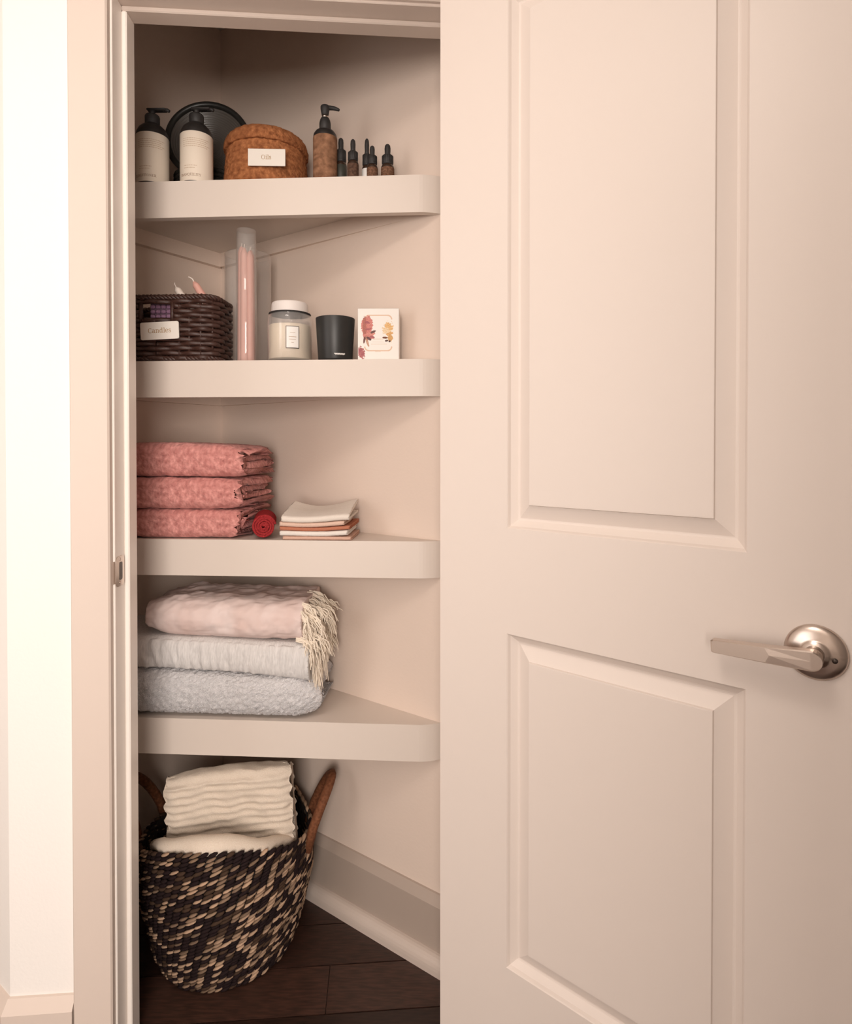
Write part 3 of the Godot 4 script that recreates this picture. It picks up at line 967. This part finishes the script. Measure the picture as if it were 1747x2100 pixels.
	var ln := mat(0.55, 0.42, 0.32, 0.8)
	for q in [[0.0005, 0.017, 0.0012], [-0.005, 0.015, 0.0010], [0.010, 0.012, 0.0007], [-0.0125, 0.006, 0.0008]]:
		st.append_from(curved_plate(0.0539, 0.052 + q[0], q[1], q[2], 0.33, 0.0002), 0, Transform3D())
	part("label_print", st.commit(), ln, plate)
	# black candle
	t = thing("candle_tumbler", "matt black candle tumbler between the candle jar and the floral box", "candle", P(Vector2(-0.2115, 1.4085), Y2))
	part("vessel", lathe_mesh(crisp([Vector2(0, 0.0), Vector2(0.0365, 0.0), Vector2(0.0395, 0.003), Vector2(0.0455, 0.0985), Vector2(0.0450, 0.1000), Vector2(0.0432, 0.0985), Vector2(0.0395, 0.035), Vector2(0, 0.034)]), 56), mat(0.022, 0.021, 0.020, 0.42), t)
	part("wax", lathe_mesh([Vector2(0, 0.07), Vector2(0.0413, 0.07)], 40), M.white_wax, t)
	st = mk()
	var sc := []
	for i in 25:
		var a := lerpf(0.10, 0.69, i / 24.0)
		sc.append(Vector3(sin(a) * 0.0410, 0.0125 + 0.0011 * sin(i * 1.7), cos(a) * 0.0410))
	tube(st, sc, 0.0016, 6, true)
	part("script_mark", fin(st), M.white, t)
	# printed box
	t = thing("candle_box", "white carton printed with a pink and an ochre flower on the second shelf", "box", P(Vector2(-0.1085, 1.405), Y2), SHELF_TURN + 0.05)
	part("carton", box_mesh(Vector3(0.0945, 0.1175, 0.050), 0.0008, Vector3(0, 0.0590, 0)), mat(0.84, 0.79, 0.74, 0.6), t)
	var pm := mat(1, 1, 1, 0.6)
	pm.albedo_texture = flower_print()
	st = mk(true)
	for k in [[-1, 0, 0, 1], [-1, 1, 0, 0], [1, 1, 1, 0], [-1, 0, 0, 1], [1, 1, 1, 0], [1, 0, 1, 1]]:
		st.set_uv(Vector2(k[2], k[3]))
		st.add_vertex(Vector3(k[0] * 0.0462, 0.002 + k[1] * 0.1145, 0.0252))
	part("printed_front", fin(st), pm, t)

# plate bent round a cylinder of radius r
func curved_plate(r: float, y: float, w: float, h: float, turn: float, thick: float) -> ArrayMesh:
	var st := mk(true)
	var n := 8
	for i in n:
		var a0 := turn + (float(i) / n - 0.5) * w / r
		var a1 := turn + (float(i + 1) / n - 0.5) * w / r
		var q := func(a, yy, rr): return Vector3(sin(a) * rr, yy, cos(a) * rr)
		var lo := y - h / 2
		var hi := y + h / 2
		quad(st, q.call(a0, lo, r), q.call(a1, lo, r), q.call(a1, hi, r), q.call(a0, hi, r))
		quad(st, q.call(a0, hi, r), q.call(a1, hi, r), q.call(a1, hi, r - thick), q.call(a0, hi, r - thick))
		quad(st, q.call(a0, lo, r - thick), q.call(a1, lo, r - thick), q.call(a1, lo, r), q.call(a0, lo, r))
		if i == 0: quad(st, q.call(a0, lo, r - thick), q.call(a0, lo, r), q.call(a0, hi, r), q.call(a0, hi, r - thick))
		if i == n - 1: quad(st, q.call(a1, lo, r), q.call(a1, lo, r - thick), q.call(a1, hi, r - thick), q.call(a1, hi, r))
	return fin(st)

func blot(im: Image, cx: float, cy: float, rx: float, ry: float, turn: float, c: Color, sd: float, ragged := 0.25) -> void:
	var R := int(maxf(rx, ry) * 1.4)
	for y in range(int(cy) - R, int(cy) + R):
		for x in range(int(cx) - R, int(cx) + R):
			if x < 0 or y < 0 or x >= im.get_width() or y >= im.get_height(): continue
			var p := Vector2(x - cx, y - cy).rotated(-turn)
			var e := Vector2(p.x / rx, p.y / ry).length()
			e += ragged * noise.get_noise_2d(x * 0.06 + sd, y * 0.06)
			if e < 1.0:
				var k := 1.0 + 0.35 * noise.get_noise_2d(x * 0.11, y * 0.11 + sd)
				im.set_pixel(x, y, Color(c.r * k, c.g * k, c.b * k).linear_to_srgb())

func flower_print() -> ImageTexture:
	var W := 280
	var H := 345
	var im := Image.create(W, H, false, Image.FORMAT_RGB8)
	im.fill(Color(0.85, 0.80, 0.75).linear_to_srgb())
	var tan := Color(0.72, 0.50, 0.36).linear_to_srgb()
	# rounded frame
	for y in H:
		for x in W:
			var q := Vector2(absf(x - 138.0), absf(y - 165.0)) - Vector2(98 - 34, 126 - 34)
			var dd := Vector2(maxf(q.x, 0), maxf(q.y, 0)).length() + minf(maxf(q.x, q.y), 0.0) - 34.0
			if dd > -9.0 and dd < 0.0 and (absf(y - 165.0) > 92.0): im.set_pixel(x, y, tan)
	var pink := Color(0.58, 0.20, 0.17)
	var rose := Color(0.36, 0.10, 0.11)
	var ochre := Color(0.72, 0.42, 0.16)
	blot(im, 60, 110, 40, 62, 0.1, pink, 3.0)
	blot(im, 44, 130, 13, 80, 0.0, Color(0.40, 0.13, 0.10), 8.0)
	blot(im, 62, 92, 18, 9, 0.3, rose, 5.0)
	blot(im, 68, 138, 22, 6, -0.1, rose, 7.0)
	blot(im, 76, 175, 42, 14, -0.25, Color(0.62, 0.25, 0.2), 9.0)
	blot(im, 102, 157, 20, 8, -0.4, Color(0.14, 0.06, 0.05), 12.0, 0.1)
	blot(im, 70, 190, 38, 12, 0.3, pink, 14.0)
	blot(im, 96, 192, 18, 8, 0.25, rose, 15.0, 0.1)
	blot(im, 60, 215, 8, 34, -0.2, Color(0.40, 0.18, 0.12), 17.0)
	blot(im, 74, 203, 20, 9, 0.6, Color(0.13, 0.05, 0.05), 18.0, 0.1)
	blot(im, 42, 212, 7, 24, 0.2, Color(0.16, 0.06, 0.05), 19.0, 0.1)
	blot(im, 64, 235, 7, 26, -0.35, Color(0.52, 0.3, 0.2), 21.0)
	blot(im, 208, 128, 30, 36, 0.0, ochre, 31.0, 0.7)
	blot(im, 196, 150, 30, 22, 0.2, Color(0.78, 0.58, 0.36), 33.0, 0.8)
	blot(im, 218, 170, 26, 10, -0.3, Color(0.66, 0.36, 0.13), 35.0)
	blot(im, 222, 200, 16, 26, 0.0, Color(0.62, 0.34, 0.12), 37.0, 0.5)
	blot(im, 185, 197, 18, 7, 0.05, Color(0.17, 0.06, 0.025), 39.0, 0.1)
	blot(im, 196, 218, 12, 6, -0.2, Color(0.08, 0.03, 0.02), 41.0, 0.1)
	blot(im, 217, 222, 8, 6, -0.5, Color(0.08, 0.03, 0.02), 43.0, 0.1)
	blot(im, 20, 300, 24, 40, -0.25, Color(0.42, 0.13, 0.13), 51.0, 0.5)
	blot(im, 12, 285, 12, 14, 0.4, rose, 53.0, 0.3)
	blot(im, 30, 310, 12, 10, -0.5, rose, 55.0, 0.3)
	# lines of pale small print
	var ink := Color(0.70, 0.56, 0.44).linear_to_srgb()
	for q in [[204, 104, 172, 6], [226, 100, 180, 3], [240, 90, 196, 4], [292, 118, 156, 4]]:
		var x: int = q[1]
		while x < q[2]:
			im.fill_rect(Rect2i(x, q[0], 5, q[3]), ink)
			x += 8
	return ImageTexture.create_from_image(im)

# rectangular wicker basket woven row by row
func wicker_basket() -> void:
	var t := thing("wicker_basket", "dark brown wicker basket with a white card reading Candles", "basket", Vector3(-0.628, Y2, -1.4805), SHELF_TURN)
	var W := 0.272
	var D := 0.128
	var path := []
	for p in densify(Array(rrect(W, D, 0.034, 8)), 0.006):
		path.append(Vector3(p.x, 0, p.y))
	var n := path.size()
	var wick := cloth(Color(0.014, 0.007, 0.006), Color(0.14, 0.060, 0.042), 0.05, 0.05, 0.04, 15)
	wick.roughness = 0.36
	wick.metallic_specular = 0.5
	var rows := 13
	for i in rows:
		var y := 0.0095 + 0.0110 * i
		var hole := y > 0.100 and y < 0.134
		var pts := []
		var start := 0
		for k in n:                    # begin at the front middle
			if path[k].z > D / 2 - 0.0005 and absf(path[k].x) < absf(path[start].x) + (0.0 if path[start].z > 0 else 9.0): start = k
		var arc := 0.0
		for k in n + (0 if hole else 1):
			var a: Vector3 = path[(start + k) % n]
			var b: Vector3 = path[(start + k + 1) % n]
			var o: Vector3 = path[(start + k + n - 1) % n]
			arc += a.distance_to(o)
			if hole and a.z > D / 2 - 0.001 and absf(a.x) < 0.037: continue
			var tg := (b - o).normalized()
			var out := Vector3(tg.z, 0, -tg.x)
			if out.dot(a) < 0: out = -out
			var s := sin(arc * PI / 0.026 + PI * (i % 2))
			pts.append(a + out * (0.0036 * s) + Vector3(0, y + 0.0010 * cos(arc * 40.0 + i * 2.0), 0))
		var st := mk()
		tube(st, pts, 0.0061, 7, hole)
		part("woven_strand", fin(st), wick, t)
	# upright stakes
	var stake := tube_mesh([Vector3(0, 0.006, 0), Vector3(0, 0.150, 0)], 0.0032, 6)
	var acc := 0.0
	for k in n:
		var step: float = path[k].distance_to(path[(k + 1) % n])
		if fmod(acc, 0.026) + step > 0.026:
			if not (path[k].z > D / 2 - 0.001 and absf(path[k].x) < 0.036):
				part("stake", stake, wick, t).position = path[k]
		acc += step
	# braided rims
	for y in [0.152, 0.0085]:
		var st := mk()
		for strand in 3:
			var pts := []
			var arc := 0.0
			for k in n + 1:
				var a: Vector3 = path[k % n]
				arc += a.distance_to(path[(k + n - 1) % n])
				var tg: Vector3 = (path[(k + 1) % n] - path[(k + n - 1) % n]).normalized()
				var out := Vector3(tg.z, 0, -tg.x)
				if out.dot(a) < 0: out = -out
				var ph := arc * TAU / 0.028 + TAU * strand / 3.0
				pts.append(a + out * cos(ph) * 0.0042 + Vector3(0, y + sin(ph) * 0.0036, 0))
			tube(st, pts, 0.0042, 6, false)
		part("braided_rim" if y > 0.1 else "braided_foot", fin(st), wick, t)
	part("bottom", box_mesh(Vector3(W - 0.012, 0.005, D - 0.012), 0.001, Vector3(0, 0.005, 0)), wick, t)
	# posts beside the handle hole
	for x in [-0.038, 0.038]:
		part("handle_hole_wrap", tube_mesh([Vector3(x, 0.095, D / 2), Vector3(x, 0.140, D / 2)], 0.005, 7), wick, t)
	var st := mk(true)
	prism(st, rrect(0.0915, 0.0405, 0.004), Vector3.ZERO, Vector3.RIGHT, Vector3.UP, Vector3.BACK, -0.0014, 0.0014)
	var card := part("name_card", fin(st), M.card, t)
	card.position = Vector3(0.0135, 0.0715, D / 2 + 0.0122)
	card.rotation.z = deg_to_rad(2.2)
	var w := part("lettering", text_mesh("Candles", 0.0150, "Droid Serif"), M.gold, card)
	w.position = Vector3(0.0, 0.0, 0.0016)
	w.rotation.y = 0.0

# ---------------------------------------------------------------- folded textiles
func folded(called: String, label: String, category: String, group: String, at: Vector3, turn: float, folds: Array, x0: float, x1: float, step: float, m: Material, bend: Callable, part_name := "fold") -> Node3D:
	var t := thing(called, label, category, at, turn, group)
	var k := 0
	for f in folds:                       # each: centre line, thickness
		var loop := densify(sheet(f[0], f[1]), step)
		var st := mk()
		var kk := k
		sweep(st, loop, x0, x1 - f[2], int((x1 - x0) / step), func(x, p, n): return bend.call(x, p, n, kk))
		part(part_name, fin(st), m, t)
		k += 1
	return t

func shift(line: Array, v: Vector2) -> Array:
	var out := []
	for p in line: out.append(p + v)
	return out

func third_shelf() -> void:
	var terry := cloth(Color(0.42, 0.150, 0.135), Color(0.88, 0.43, 0.385), 0.016, 0.15, 0.30, 17)
	terry.rim_enabled = true
	terry.rim = 0.25
	# three rose towels, bottom to top
	var ys := [0.0, 0.0685, 0.1435]
	var hs := [0.0680, 0.0745, 0.0760]
	var xr := [-0.437, -0.431, -0.427]
	var labels := ["folded rose pink bath towel at the bottom of its stack of three", "folded rose pink bath towel in the middle of its stack of three", "folded rose pink bath towel on top of its stack of three"]
	for k in 3:
		var H: float = hs[k]
		var tt := H / 4.0 - 0.0022
		var folds := [[fold_line(0.215, H - tt, 0.020, 3.2), tt, 0.0], [shift(fold_line(0.185, (H - tt) / 3.0, 0.010), Vector2(tt + 0.002, 0)), tt, 0.0]]
		var fk := k
		var bend := func(x, p, n, f):
			var w: float = noise.get_noise_3d(x * 14 + fk * 9, p.x * 14, p.y * 20) * 0.0035 + noise.get_noise_3d(x * 55 + fk * 5, p.x * 55, p.y * 55) * 0.0016 + noise.get_noise_3d(x * 160, p.x * 160 + fk, p.y * 160) * 0.0010
			if p.y < -H * 0.36: w = minf(w, 0.0005)
			if p.y > H * 0.36: w = minf(w, 0.0012)
			var e: float = clampf((x - (-0.03)) / 0.03, 0.0, 1.0)
			var sag: float = [-0.001, -0.003, -0.006][fk] * clampf((x + 0.25) / 0.25, 0, 1)
			var crown: float = 0.006 * sin(clampf(x / -0.30, 0.0, 1.0) * PI) if fk == 2 and p.y > 0 else 0.0
			var lip: float = e * 0.026 * (noise.get_noise_3d(p.x * 22 + fk * 31 + f * 7, p.y * 60, 4.0))
			return Vector3(x + lip + 0.004 * (1.0 - e) * 0.0, p.y + n.y * w + sag * (0.5 + p.y / H) + crown - e * e * p.y * 0.10, p.x + n.x * w)
		folded("bath_towel", labels[k], "towel", "folded rose bath towels", Vector3(xr[k], Y3 + ys[k] + H / 2 + 0.0012, -(front_d(-0.46) + [0.010, 0.003, 0.006][k])), SHELF_TURN, folds, -0.36, 0.0, 0.0042, terry, bend)
	# rolled red cloth
	var red := cloth(Color(0.24, 0.018, 0.022), Color(0.50, 0.055, 0.055), 0.03, 0.06, 0.12, 19)
	var t := thing("rolled_cloth", "small dark red cloth rolled up beside the rose towels", "cloth", Vector3(-0.3895, Y3 + 0.0295, -1.450), PI / 2 + 0.24)
	var spiral := []
	for i in 120:
		var a := TAU * 4.3 * i / 119.0
		spiral.append(Vector2.from_angle(a + 1.0) * (0.0030 + 0.0234 * i / 119.0))
	var st := mk()
	sweep(st, densify(sheet(spiral, 0.0048), 0.004), -0.06, 0.06, 16, func(x, p, n): return Vector3(x + 0.0025 * noise.get_noise_2d(p.x * 60, p.y * 60), p.y + n.y * 0.0008 * noise.get_noise_3d(x * 80, p.x * 80, p.y * 80), p.x))
	part("roll", fin(st), red, t)
	# washcloths
	var cols := [[Color(0.60, 0.36, 0.27), Color(0.74, 0.50, 0.40)], [Color(0.78, 0.70, 0.63), Color(0.86, 0.81, 0.76)], [Color(0.42, 0.15, 0.085), Color(0.58, 0.25, 0.16)], [Color(0.66, 0.44, 0.34), Color(0.80, 0.60, 0.50)], [Color(0.76, 0.66, 0.57), Color(0.86, 0.79, 0.72)]]
	var wl := ["folded pale pink washcloth at the bottom of the washcloth stack", "folded white washcloth, second from the bottom of the washcloth stack", "folded rust washcloth in the middle of the washcloth stack", "folded blush washcloth just under the top one of the washcloth stack", "folded cream washcloth with a sagging top, on top of the washcloth stack"]
	var y := Y3 + 0.0006
	var tk := [0.0082, 0.0112, 0.0088, 0.0105, 0.0135]
	var off := [0.003, -0.003, -0.004, -0.004, 0.0]
	var wd := [0.158, 0.156, 0.162, 0.150, 0.157]
	for k in 5:
		var H: float = tk[k]
		var th: float = H / 2 - 0.0004
		var m := cloth(cols[k][0], cols[k][1], 0.05, 0.05, 0.05, 40 + k)
		var fk := k
		var bend := func(x, p, n, f):
			var u: float = clampf(x / 0.157, 0.0, 1.0)
			var q: float = maxf(p.x / 0.115, 0.0)
			var rise: float = (0.0012 * fk) * pow(q, 1.2)
			if fk == 4 and p.y > 0: rise += 0.020 * pow(clampf(q, 0, 1), 0.9) * (1.0 - 0.55 * sin(PI * pow(u, 0.9)) * clampf(q * 1.4, 0, 1))
			var wave: float = 0.0011 * fk * 0.6 * sin(u * 5.0 + 2.0 + fk * 0.3) + 0.0022 * clampf((u - 0.7) / 0.3, 0, 1) * (1.0 if fk > 0 else 0.0)
			var w: float = noise.get_noise_3d(x * 120, p.x * 120, p.y * 120 + fk * 9) * 0.0005
			return Vector3(x + 0.002 * noise.get_noise_2d(p.x * 50, fk * 5.0), p.y + rise + wave + n.y * w, p.x + n.x * w)
		var folds := [[fold_line(0.118, H - th, 0.004, 2.4, 8), th, 0.0]]
		folded("washcloth", wl[k], "washcloth", "washcloths stacked on the third shelf", Vector3(-0.3325 + off[k], y + H / 2, -(1.3835 + [0.0, 0.0, 0.003, 0.002, 0.0][k])), SHELF_TURN, folds, 0.0, wd[k], 0.0035, m, bend)
		y += H + 0.0007

func fourth_shelf() -> void:
	var sherpa := cloth(Color(0.55, 0.53, 0.54), Color(0.90, 0.88, 0.88), 0.04, 0.07, 0.22, 23)
	var muslin := cloth(Color(0.60, 0.575, 0.56), Color(0.82, 0.79, 0.77), 0.03, 0.12, 0.10, 25)
	muslin.uv1_scale = Vector3(10, 2.2, 10)
	var pink := cloth(Color(0.70, 0.52, 0.47), Color(0.82, 0.70, 0.67), 0.006, 0.35, 0.03, 27)
	var at := func(x, y, dd): return Vector3(x, y, -(front_d(x) + dd))
	# grey fleece at the bottom
	var H := 0.094
	var tt := H / 4 - 0.003
	var folds := [[fold_line(0.165, H - tt, 0.030, 2.4), tt, 0.0], [shift(fold_line(0.135, (H - tt) / 3, 0.012), Vector2(tt + 0.003, 0)), tt, 0.045]]
	folded("fleece_blanket", "grey nubbly fleece blanket folded at the bottom of the blanket stack", "blanket", "", at.call(-0.243, Y4 + H / 2 + 0.0045, 0.004), SHELF_TURN, folds, -0.53, 0.0, 0.0036, sherpa, func(x, p, n, f):
		var bump: float = noise.get_noise_3d(x * 150, p.x * 150, p.y * 150) * 0.0065 + noise.get_noise_3d(x * 60, p.x * 60, p.y * 60) * 0.003
		var low: float = p.y / H
		if low < -0.38: bump = clampf(bump, -0.002, 0.002)
		if low > 0.36: bump = minf(bump, 0.001)
		var e: float = clampf((x + 0.07) / 0.07, 0, 1)
		var rise: float = 0.010 * clampf((-0.12 - x) / 0.25, 0, 1) * (0.5 + low)
		return Vector3(x - 0.02 * e * (4.0 * low * low), p.y * (1.0 - 0.10 * e * e) + n.y * bump + rise - 0.012 * e * e * clampf(0.5 + low, 0, 1), p.x + n.x * bump + 0.030 * e * e * clampf(1.0 - p.x / 0.12, 0, 1)))
	# grey muslin blanket
	var H2 := 0.078
	tt = H2 / 4 - 0.002
	folds = [[fold_line(0.175, H2 - tt, 0.022, 2.8), tt, 0.0], [shift(fold_line(0.150, (H2 - tt) / 3, 0.010), Vector2(tt + 0.002, 0)), tt, 0.006]]
	folded("muslin_blanket", "pale grey crinkled muslin blanket in the middle of the blanket stack", "blanket", "", at.call(-0.270, Y4 + H + H2 / 2 + 0.0075, 0.010), SHELF_TURN, folds, -0.50, 0.0, 0.0040, muslin, func(x, p, n, f):
		var w: float = pow(absf(noise.get_noise_2d(x * 26 + 7 + p.y * 3, p.x * 5 + p.y * 5)), 0.8) * 0.0105 + noise.get_noise_3d(x * 130, p.x * 40, p.y * 40) * 0.0011
		var low: float = p.y / H2
		if absf(low) > 0.40: w = minf(w, 0.0008)
		var drop: float = -0.020 * pow(clampf((x + 0.18) / 0.18, 0, 1), 1.5)
		var rise: float = 0.0085 * clampf((-0.10 - x) / 0.25, 0, 1)
		return Vector3(x, p.y + n.y * w + drop * (0.5 - low * 0.4) + rise * (1.0 - 0.2 * low), p.x + n.x * w))
	# pink throw on top
	var H3 := 0.090
	tt = H3 / 4 - 0.002
	folds = [[fold_line(0.170, H3 - tt, 0.036, 2.2), tt, 0.0], [shift(fold_line(0.140, (H3 - tt) / 3, 0.012), Vector2(tt + 0.002, 0)), tt, 0.0]]
	var y3 := Y4 + H + H2 + H3 / 2 + 0.0085
	var t := folded("fringed_throw", "soft pale pink throw with a cream fringe on top of the blanket stack", "blanket", "", at.call(-0.286, y3, 0.008), SHELF_TURN, folds, -0.388, 0.0, 0.0048, pink, func(x, p, n, f):
		var w: float = noise.get_noise_3d(x * 16, p.x * 16, p.y * 18) * 0.007 + noise.get_noise_3d(x * 45 + 3, p.x * 45, p.y * 45) * 0.0009
		var low: float = p.y / H3
		if low < -0.36: w = clampf(w, -0.001, 0.001)
		var l: float = pow(clampf((-0.300 - x) / 0.088, 0, 1), 2.0)
		var rise: float = 0.006 * clampf((-0.10 - x) / 0.2, 0, 1)
		return Vector3(x + l * 0.010 * (1.0 - 4 * low * low), p.y * (1.0 - 0.30 * l) + n.y * w + rise - 0.012 * l * low, p.x + n.x * w + 0.02 * l))
	var cream := mat(0.88, 0.77, 0.64, 0.9)
	var st := mk()
	for c in 120:
		var q0 := rng.randf_range(0.002, 0.125)
		var y0 := rng.randf_range(-0.040, 0.044)
		var root := Vector3(rng.randf_range(-0.018, 0.004), y0, -q0)
		var drop := rng.randf_range(0.02, 0.075)
		var reach := rng.randf_range(0.018, 0.060)
		if q0 < 0.06 and rng.randf() < 0.45:
			drop = rng.randf_range(0.075, 0.150)
			reach = rng.randf_range(0.014, 0.040)
		var tipb := root + Vector3(reach, -drop, rng.randf_range(0.0, 0.026))
		tipb.y = maxf(tipb.y, -0.168 + rng.randf() * 0.02)
		for s in 8:
			var tip := tipb + Vector3(rng.randf_range(-0.012, 0.012), rng.randf_range(-0.012, 0.012), rng.randf_range(-0.008, 0.008))
			var r2 := root + Vector3(0, rng.randf_range(-0.005, 0.005), rng.randf_range(-0.004, 0.004))
			var mid := r2.lerp(tip, 0.45) + Vector3(reach * 0.50, drop * 0.34, 0.006)
			var pts := []
			for i in 9:
				var u := i / 8.0
				var v := r2.lerp(mid, u).lerp(mid.lerp(tip, u), u)
				pts.append(v + Vector3(sin(u * 13 + s + c), cos(u * 11 + s * 2), sin(u * 10 + s * 3)) * 0.0022 * minf(1.0, u * 3.0))
			tube(st, pts, [0.0017, 0.0019, 0.0019, 0.0018, 0.0018, 0.0016, 0.0014, 0.0011, 0.0007], 5, false)
	var fr := part("fringe", fin(st), cream, t)
	fr.set_meta("kind", "stuff")
	fr.set_meta("label", "shaggy cream fringe")

func closet_floor_things() -> void:
	var bc := Vector2(-0.479, 1.450)
	var HB := 0.335
	var t := thing("woven_basket", "large round basket of dark and natural twisted rope on the closet floor", "basket", P(bc, 0.0))
	var rad := func(y): return 0.150 + 0.048 * pow(clampf(y / 0.20, 0.0, 1.0), 0.7) - 0.005 * clampf((y - 0.24) / 0.1, 0, 1)
	# the rim is highest in front, where the throw fills it, and lower at the sides
	var tall := func(th, y): return y * (1.0 - 0.06 * smoothstep(0.1, -0.6, sin(th))) * (1.0 - 0.20 * pow(absf(cos(th)), 2.2) * clampf(y / 0.3, 0, 1))
	var rows := 35
	var m := mat(1, 1, 1, 0.8)
	m.metallic_specular = 0.2
	m.vertex_color_use_as_albedo = true
	var lump := mk()
	ball(lump, Transform3D(), 6, 4)
	for i in rows:
		var y := 0.008 + (HB - 0.014) * i / (rows - 1.0)
		var r: float = rad.call(y)
		var n := 68
		var st := mk()
		st.set_smooth_group(0)
		for k in n:
			var th := TAU * (k + 0.5 * (i % 2) + 0.33 * (i % 3)) / n
			var front := sin(th) > -0.35
			var light := rng.randf()
			var c := Color(0.020, 0.014, 0.012)
			if light > 0.66: c = Color(0.30, 0.20, 0.135) * rng.randf_range(0.5, 1.7)
			elif light > 0.50: c = Color(0.06, 0.037, 0.027)
			c.a = 1.0
			var tg := Vector3(-sin(th), 0, cos(th))
			var out := Vector3(cos(th), 0, sin(th))
			# slanted strand that overlaps its neighbours
			var ax := (-tg + Vector3.UP * 0.44 + out * 0.05).normalized()
			var up := out.cross(ax).normalized()
			var len := rng.randf_range(0.0110, 0.0165) * (r / 0.2)
			var pos := out * (r + rng.randf_range(-0.0012, 0.0016)) + Vector3(0, tall.call(th, y), 0)
			st.set_color(c)
			if front: ball(st, Transform3D(Basis(ax * len, up * (0.0031 if c.r > 0.1 else 0.0045), out * (0.0060 if c.r > 0.1 else 0.0052)), pos), 7, 5)
			else: ball(st, Transform3D(Basis(ax * len, up * 0.0048, out * 0.0055), pos), 5, 3)
		part("rope_coil", fin(st), m, t)
	# dark wall behind the strands, floor of the basket
	var st := mk()
	var ny := 14
	for i in ny:
		for j in 60:
			var q := []
			for c in [[j + 1, i], [j, i], [j, i + 1], [j + 1, i + 1]]:
				var th: float = TAU * (c[0] % 60) / 60.0
				var y: float = 0.003 + (HB - 0.008) * c[1] / ny
				var r: float = rad.call(y) - 0.004
				q.append(Vector3(cos(th) * r, tall.call(th, y), sin(th) * r))
			quad(st, q[0], q[1], q[2], q[3])
	lathe(st, [Vector2(0.0, 0.001), Vector2(0.148, 0.001), Vector2(0.148, 0.006), Vector2(0, 0.006)], 48)
	part("inner_wall", fin(st), mat(0.022, 0.016, 0.013, 0.9), t)
	# leather handles
	var hide := cloth(Color(0.09, 0.035, 0.018), Color(0.30, 0.12, 0.06), 0.02, 0.1, 0.03, 31)
	hide.roughness = 0.5
	for s in [-0.16, PI + 0.10]:
		var pts := []
		for i in 17:
			var u := i / 16.0
			var th: float = s + (u - 0.5) * 0.62
			var lift := sin(u * PI)
			var r: float = rad.call(0.3) + 0.004 + 0.048 * pow(lift, 0.8)
			pts.append(Vector3(cos(th) * r, tall.call(th, 0.31) - 0.02 + 0.146 * pow(lift, 0.62), sin(th) * r))
		part("leather_handle", tube_mesh(pts, 0.0135, 10, 0.8), hide, t)
	# cream ribbed throw in the basket
	var cream := cloth(Color(0.68, 0.56, 0.45), Color(0.82, 0.73, 0.63), 0.04, 0.06, 0.10, 35)
	var W := 0.284
	var H := 0.290
	var loop := densify(Array(rrect(0.072, H, 0.026, 8)), 0.0035)
	var tt := thing("ribbed_throw", "cream ribbed throw folded upright in the dark rope basket", "throw", Vector3(-0.452, 0.139 + H / 2, -1.405), 0.10)
	tt.rotation.z = deg_to_rad(3.8)
	st = mk()
	sweep(st, loop, -W / 2, W / 2, 72, func(x, p, n):
		var ph: float = p.y * TAU / 0.0160 + 0.9 * noise.get_noise_2d(x * 9, p.y * 9) * 2.4
		var rib: float = 0.0074 * absf(sin(ph * 0.5)) * (0.65 + 0.7 * noise.get_noise_2d(x * 12 + 4, p.y * 20))
		var soft: float = noise.get_noise_3d(x * 10, p.x * 10, p.y * 10) * 0.007
		var e: float = pow(clampf((absf(x) - W / 2 + 0.03) / 0.03, 0, 1), 2.0)
		var hump: float = 0.012 * (1.0 - pow(2 * x / W, 2.0)) * clampf(p.y / H + 0.2, 0, 1)
		return Vector3(x + 0.004 * sin(ph * 0.5) * e, p.y + n.y * (rib + soft * 0.6) + hump, p.x + n.x * (rib + soft) + e * 0.010 * signf(0.0 - p.x) * (1.0 if p.x < 0.0 else 1.0)))
	part("ribbed_fold", fin(st), cream, tt)
	# its lower fold spills against the front of the rim
	st = mk()
	var roll := []
	for i in 19:
		var th := lerpf(PI / 2 + 0.95, PI / 2 - 1.30, i / 18.0)
		var r := 0.166 - 0.004 * sin(i * 1.3)
		var y: float = tall.call(th, HB) - 0.006 + 0.003 * sin(i * 0.9)
		roll.append(Vector3(bc.x + cos(th) * r, y, -bc.y + sin(th) * r) - tt.position)
	var rr := []
	for i in 19: rr.append(0.0230 * (0.45 + 0.55 * sin(PI * clampf(i / 18.0, 0.03, 0.97))))
	tube(st, roll, rr, 12, true)
	var f := part("lower_fold", fin(st), cream, tt)
	f.transform = tt.transform.affine_inverse() * Transform3D(Basis(), tt.position)
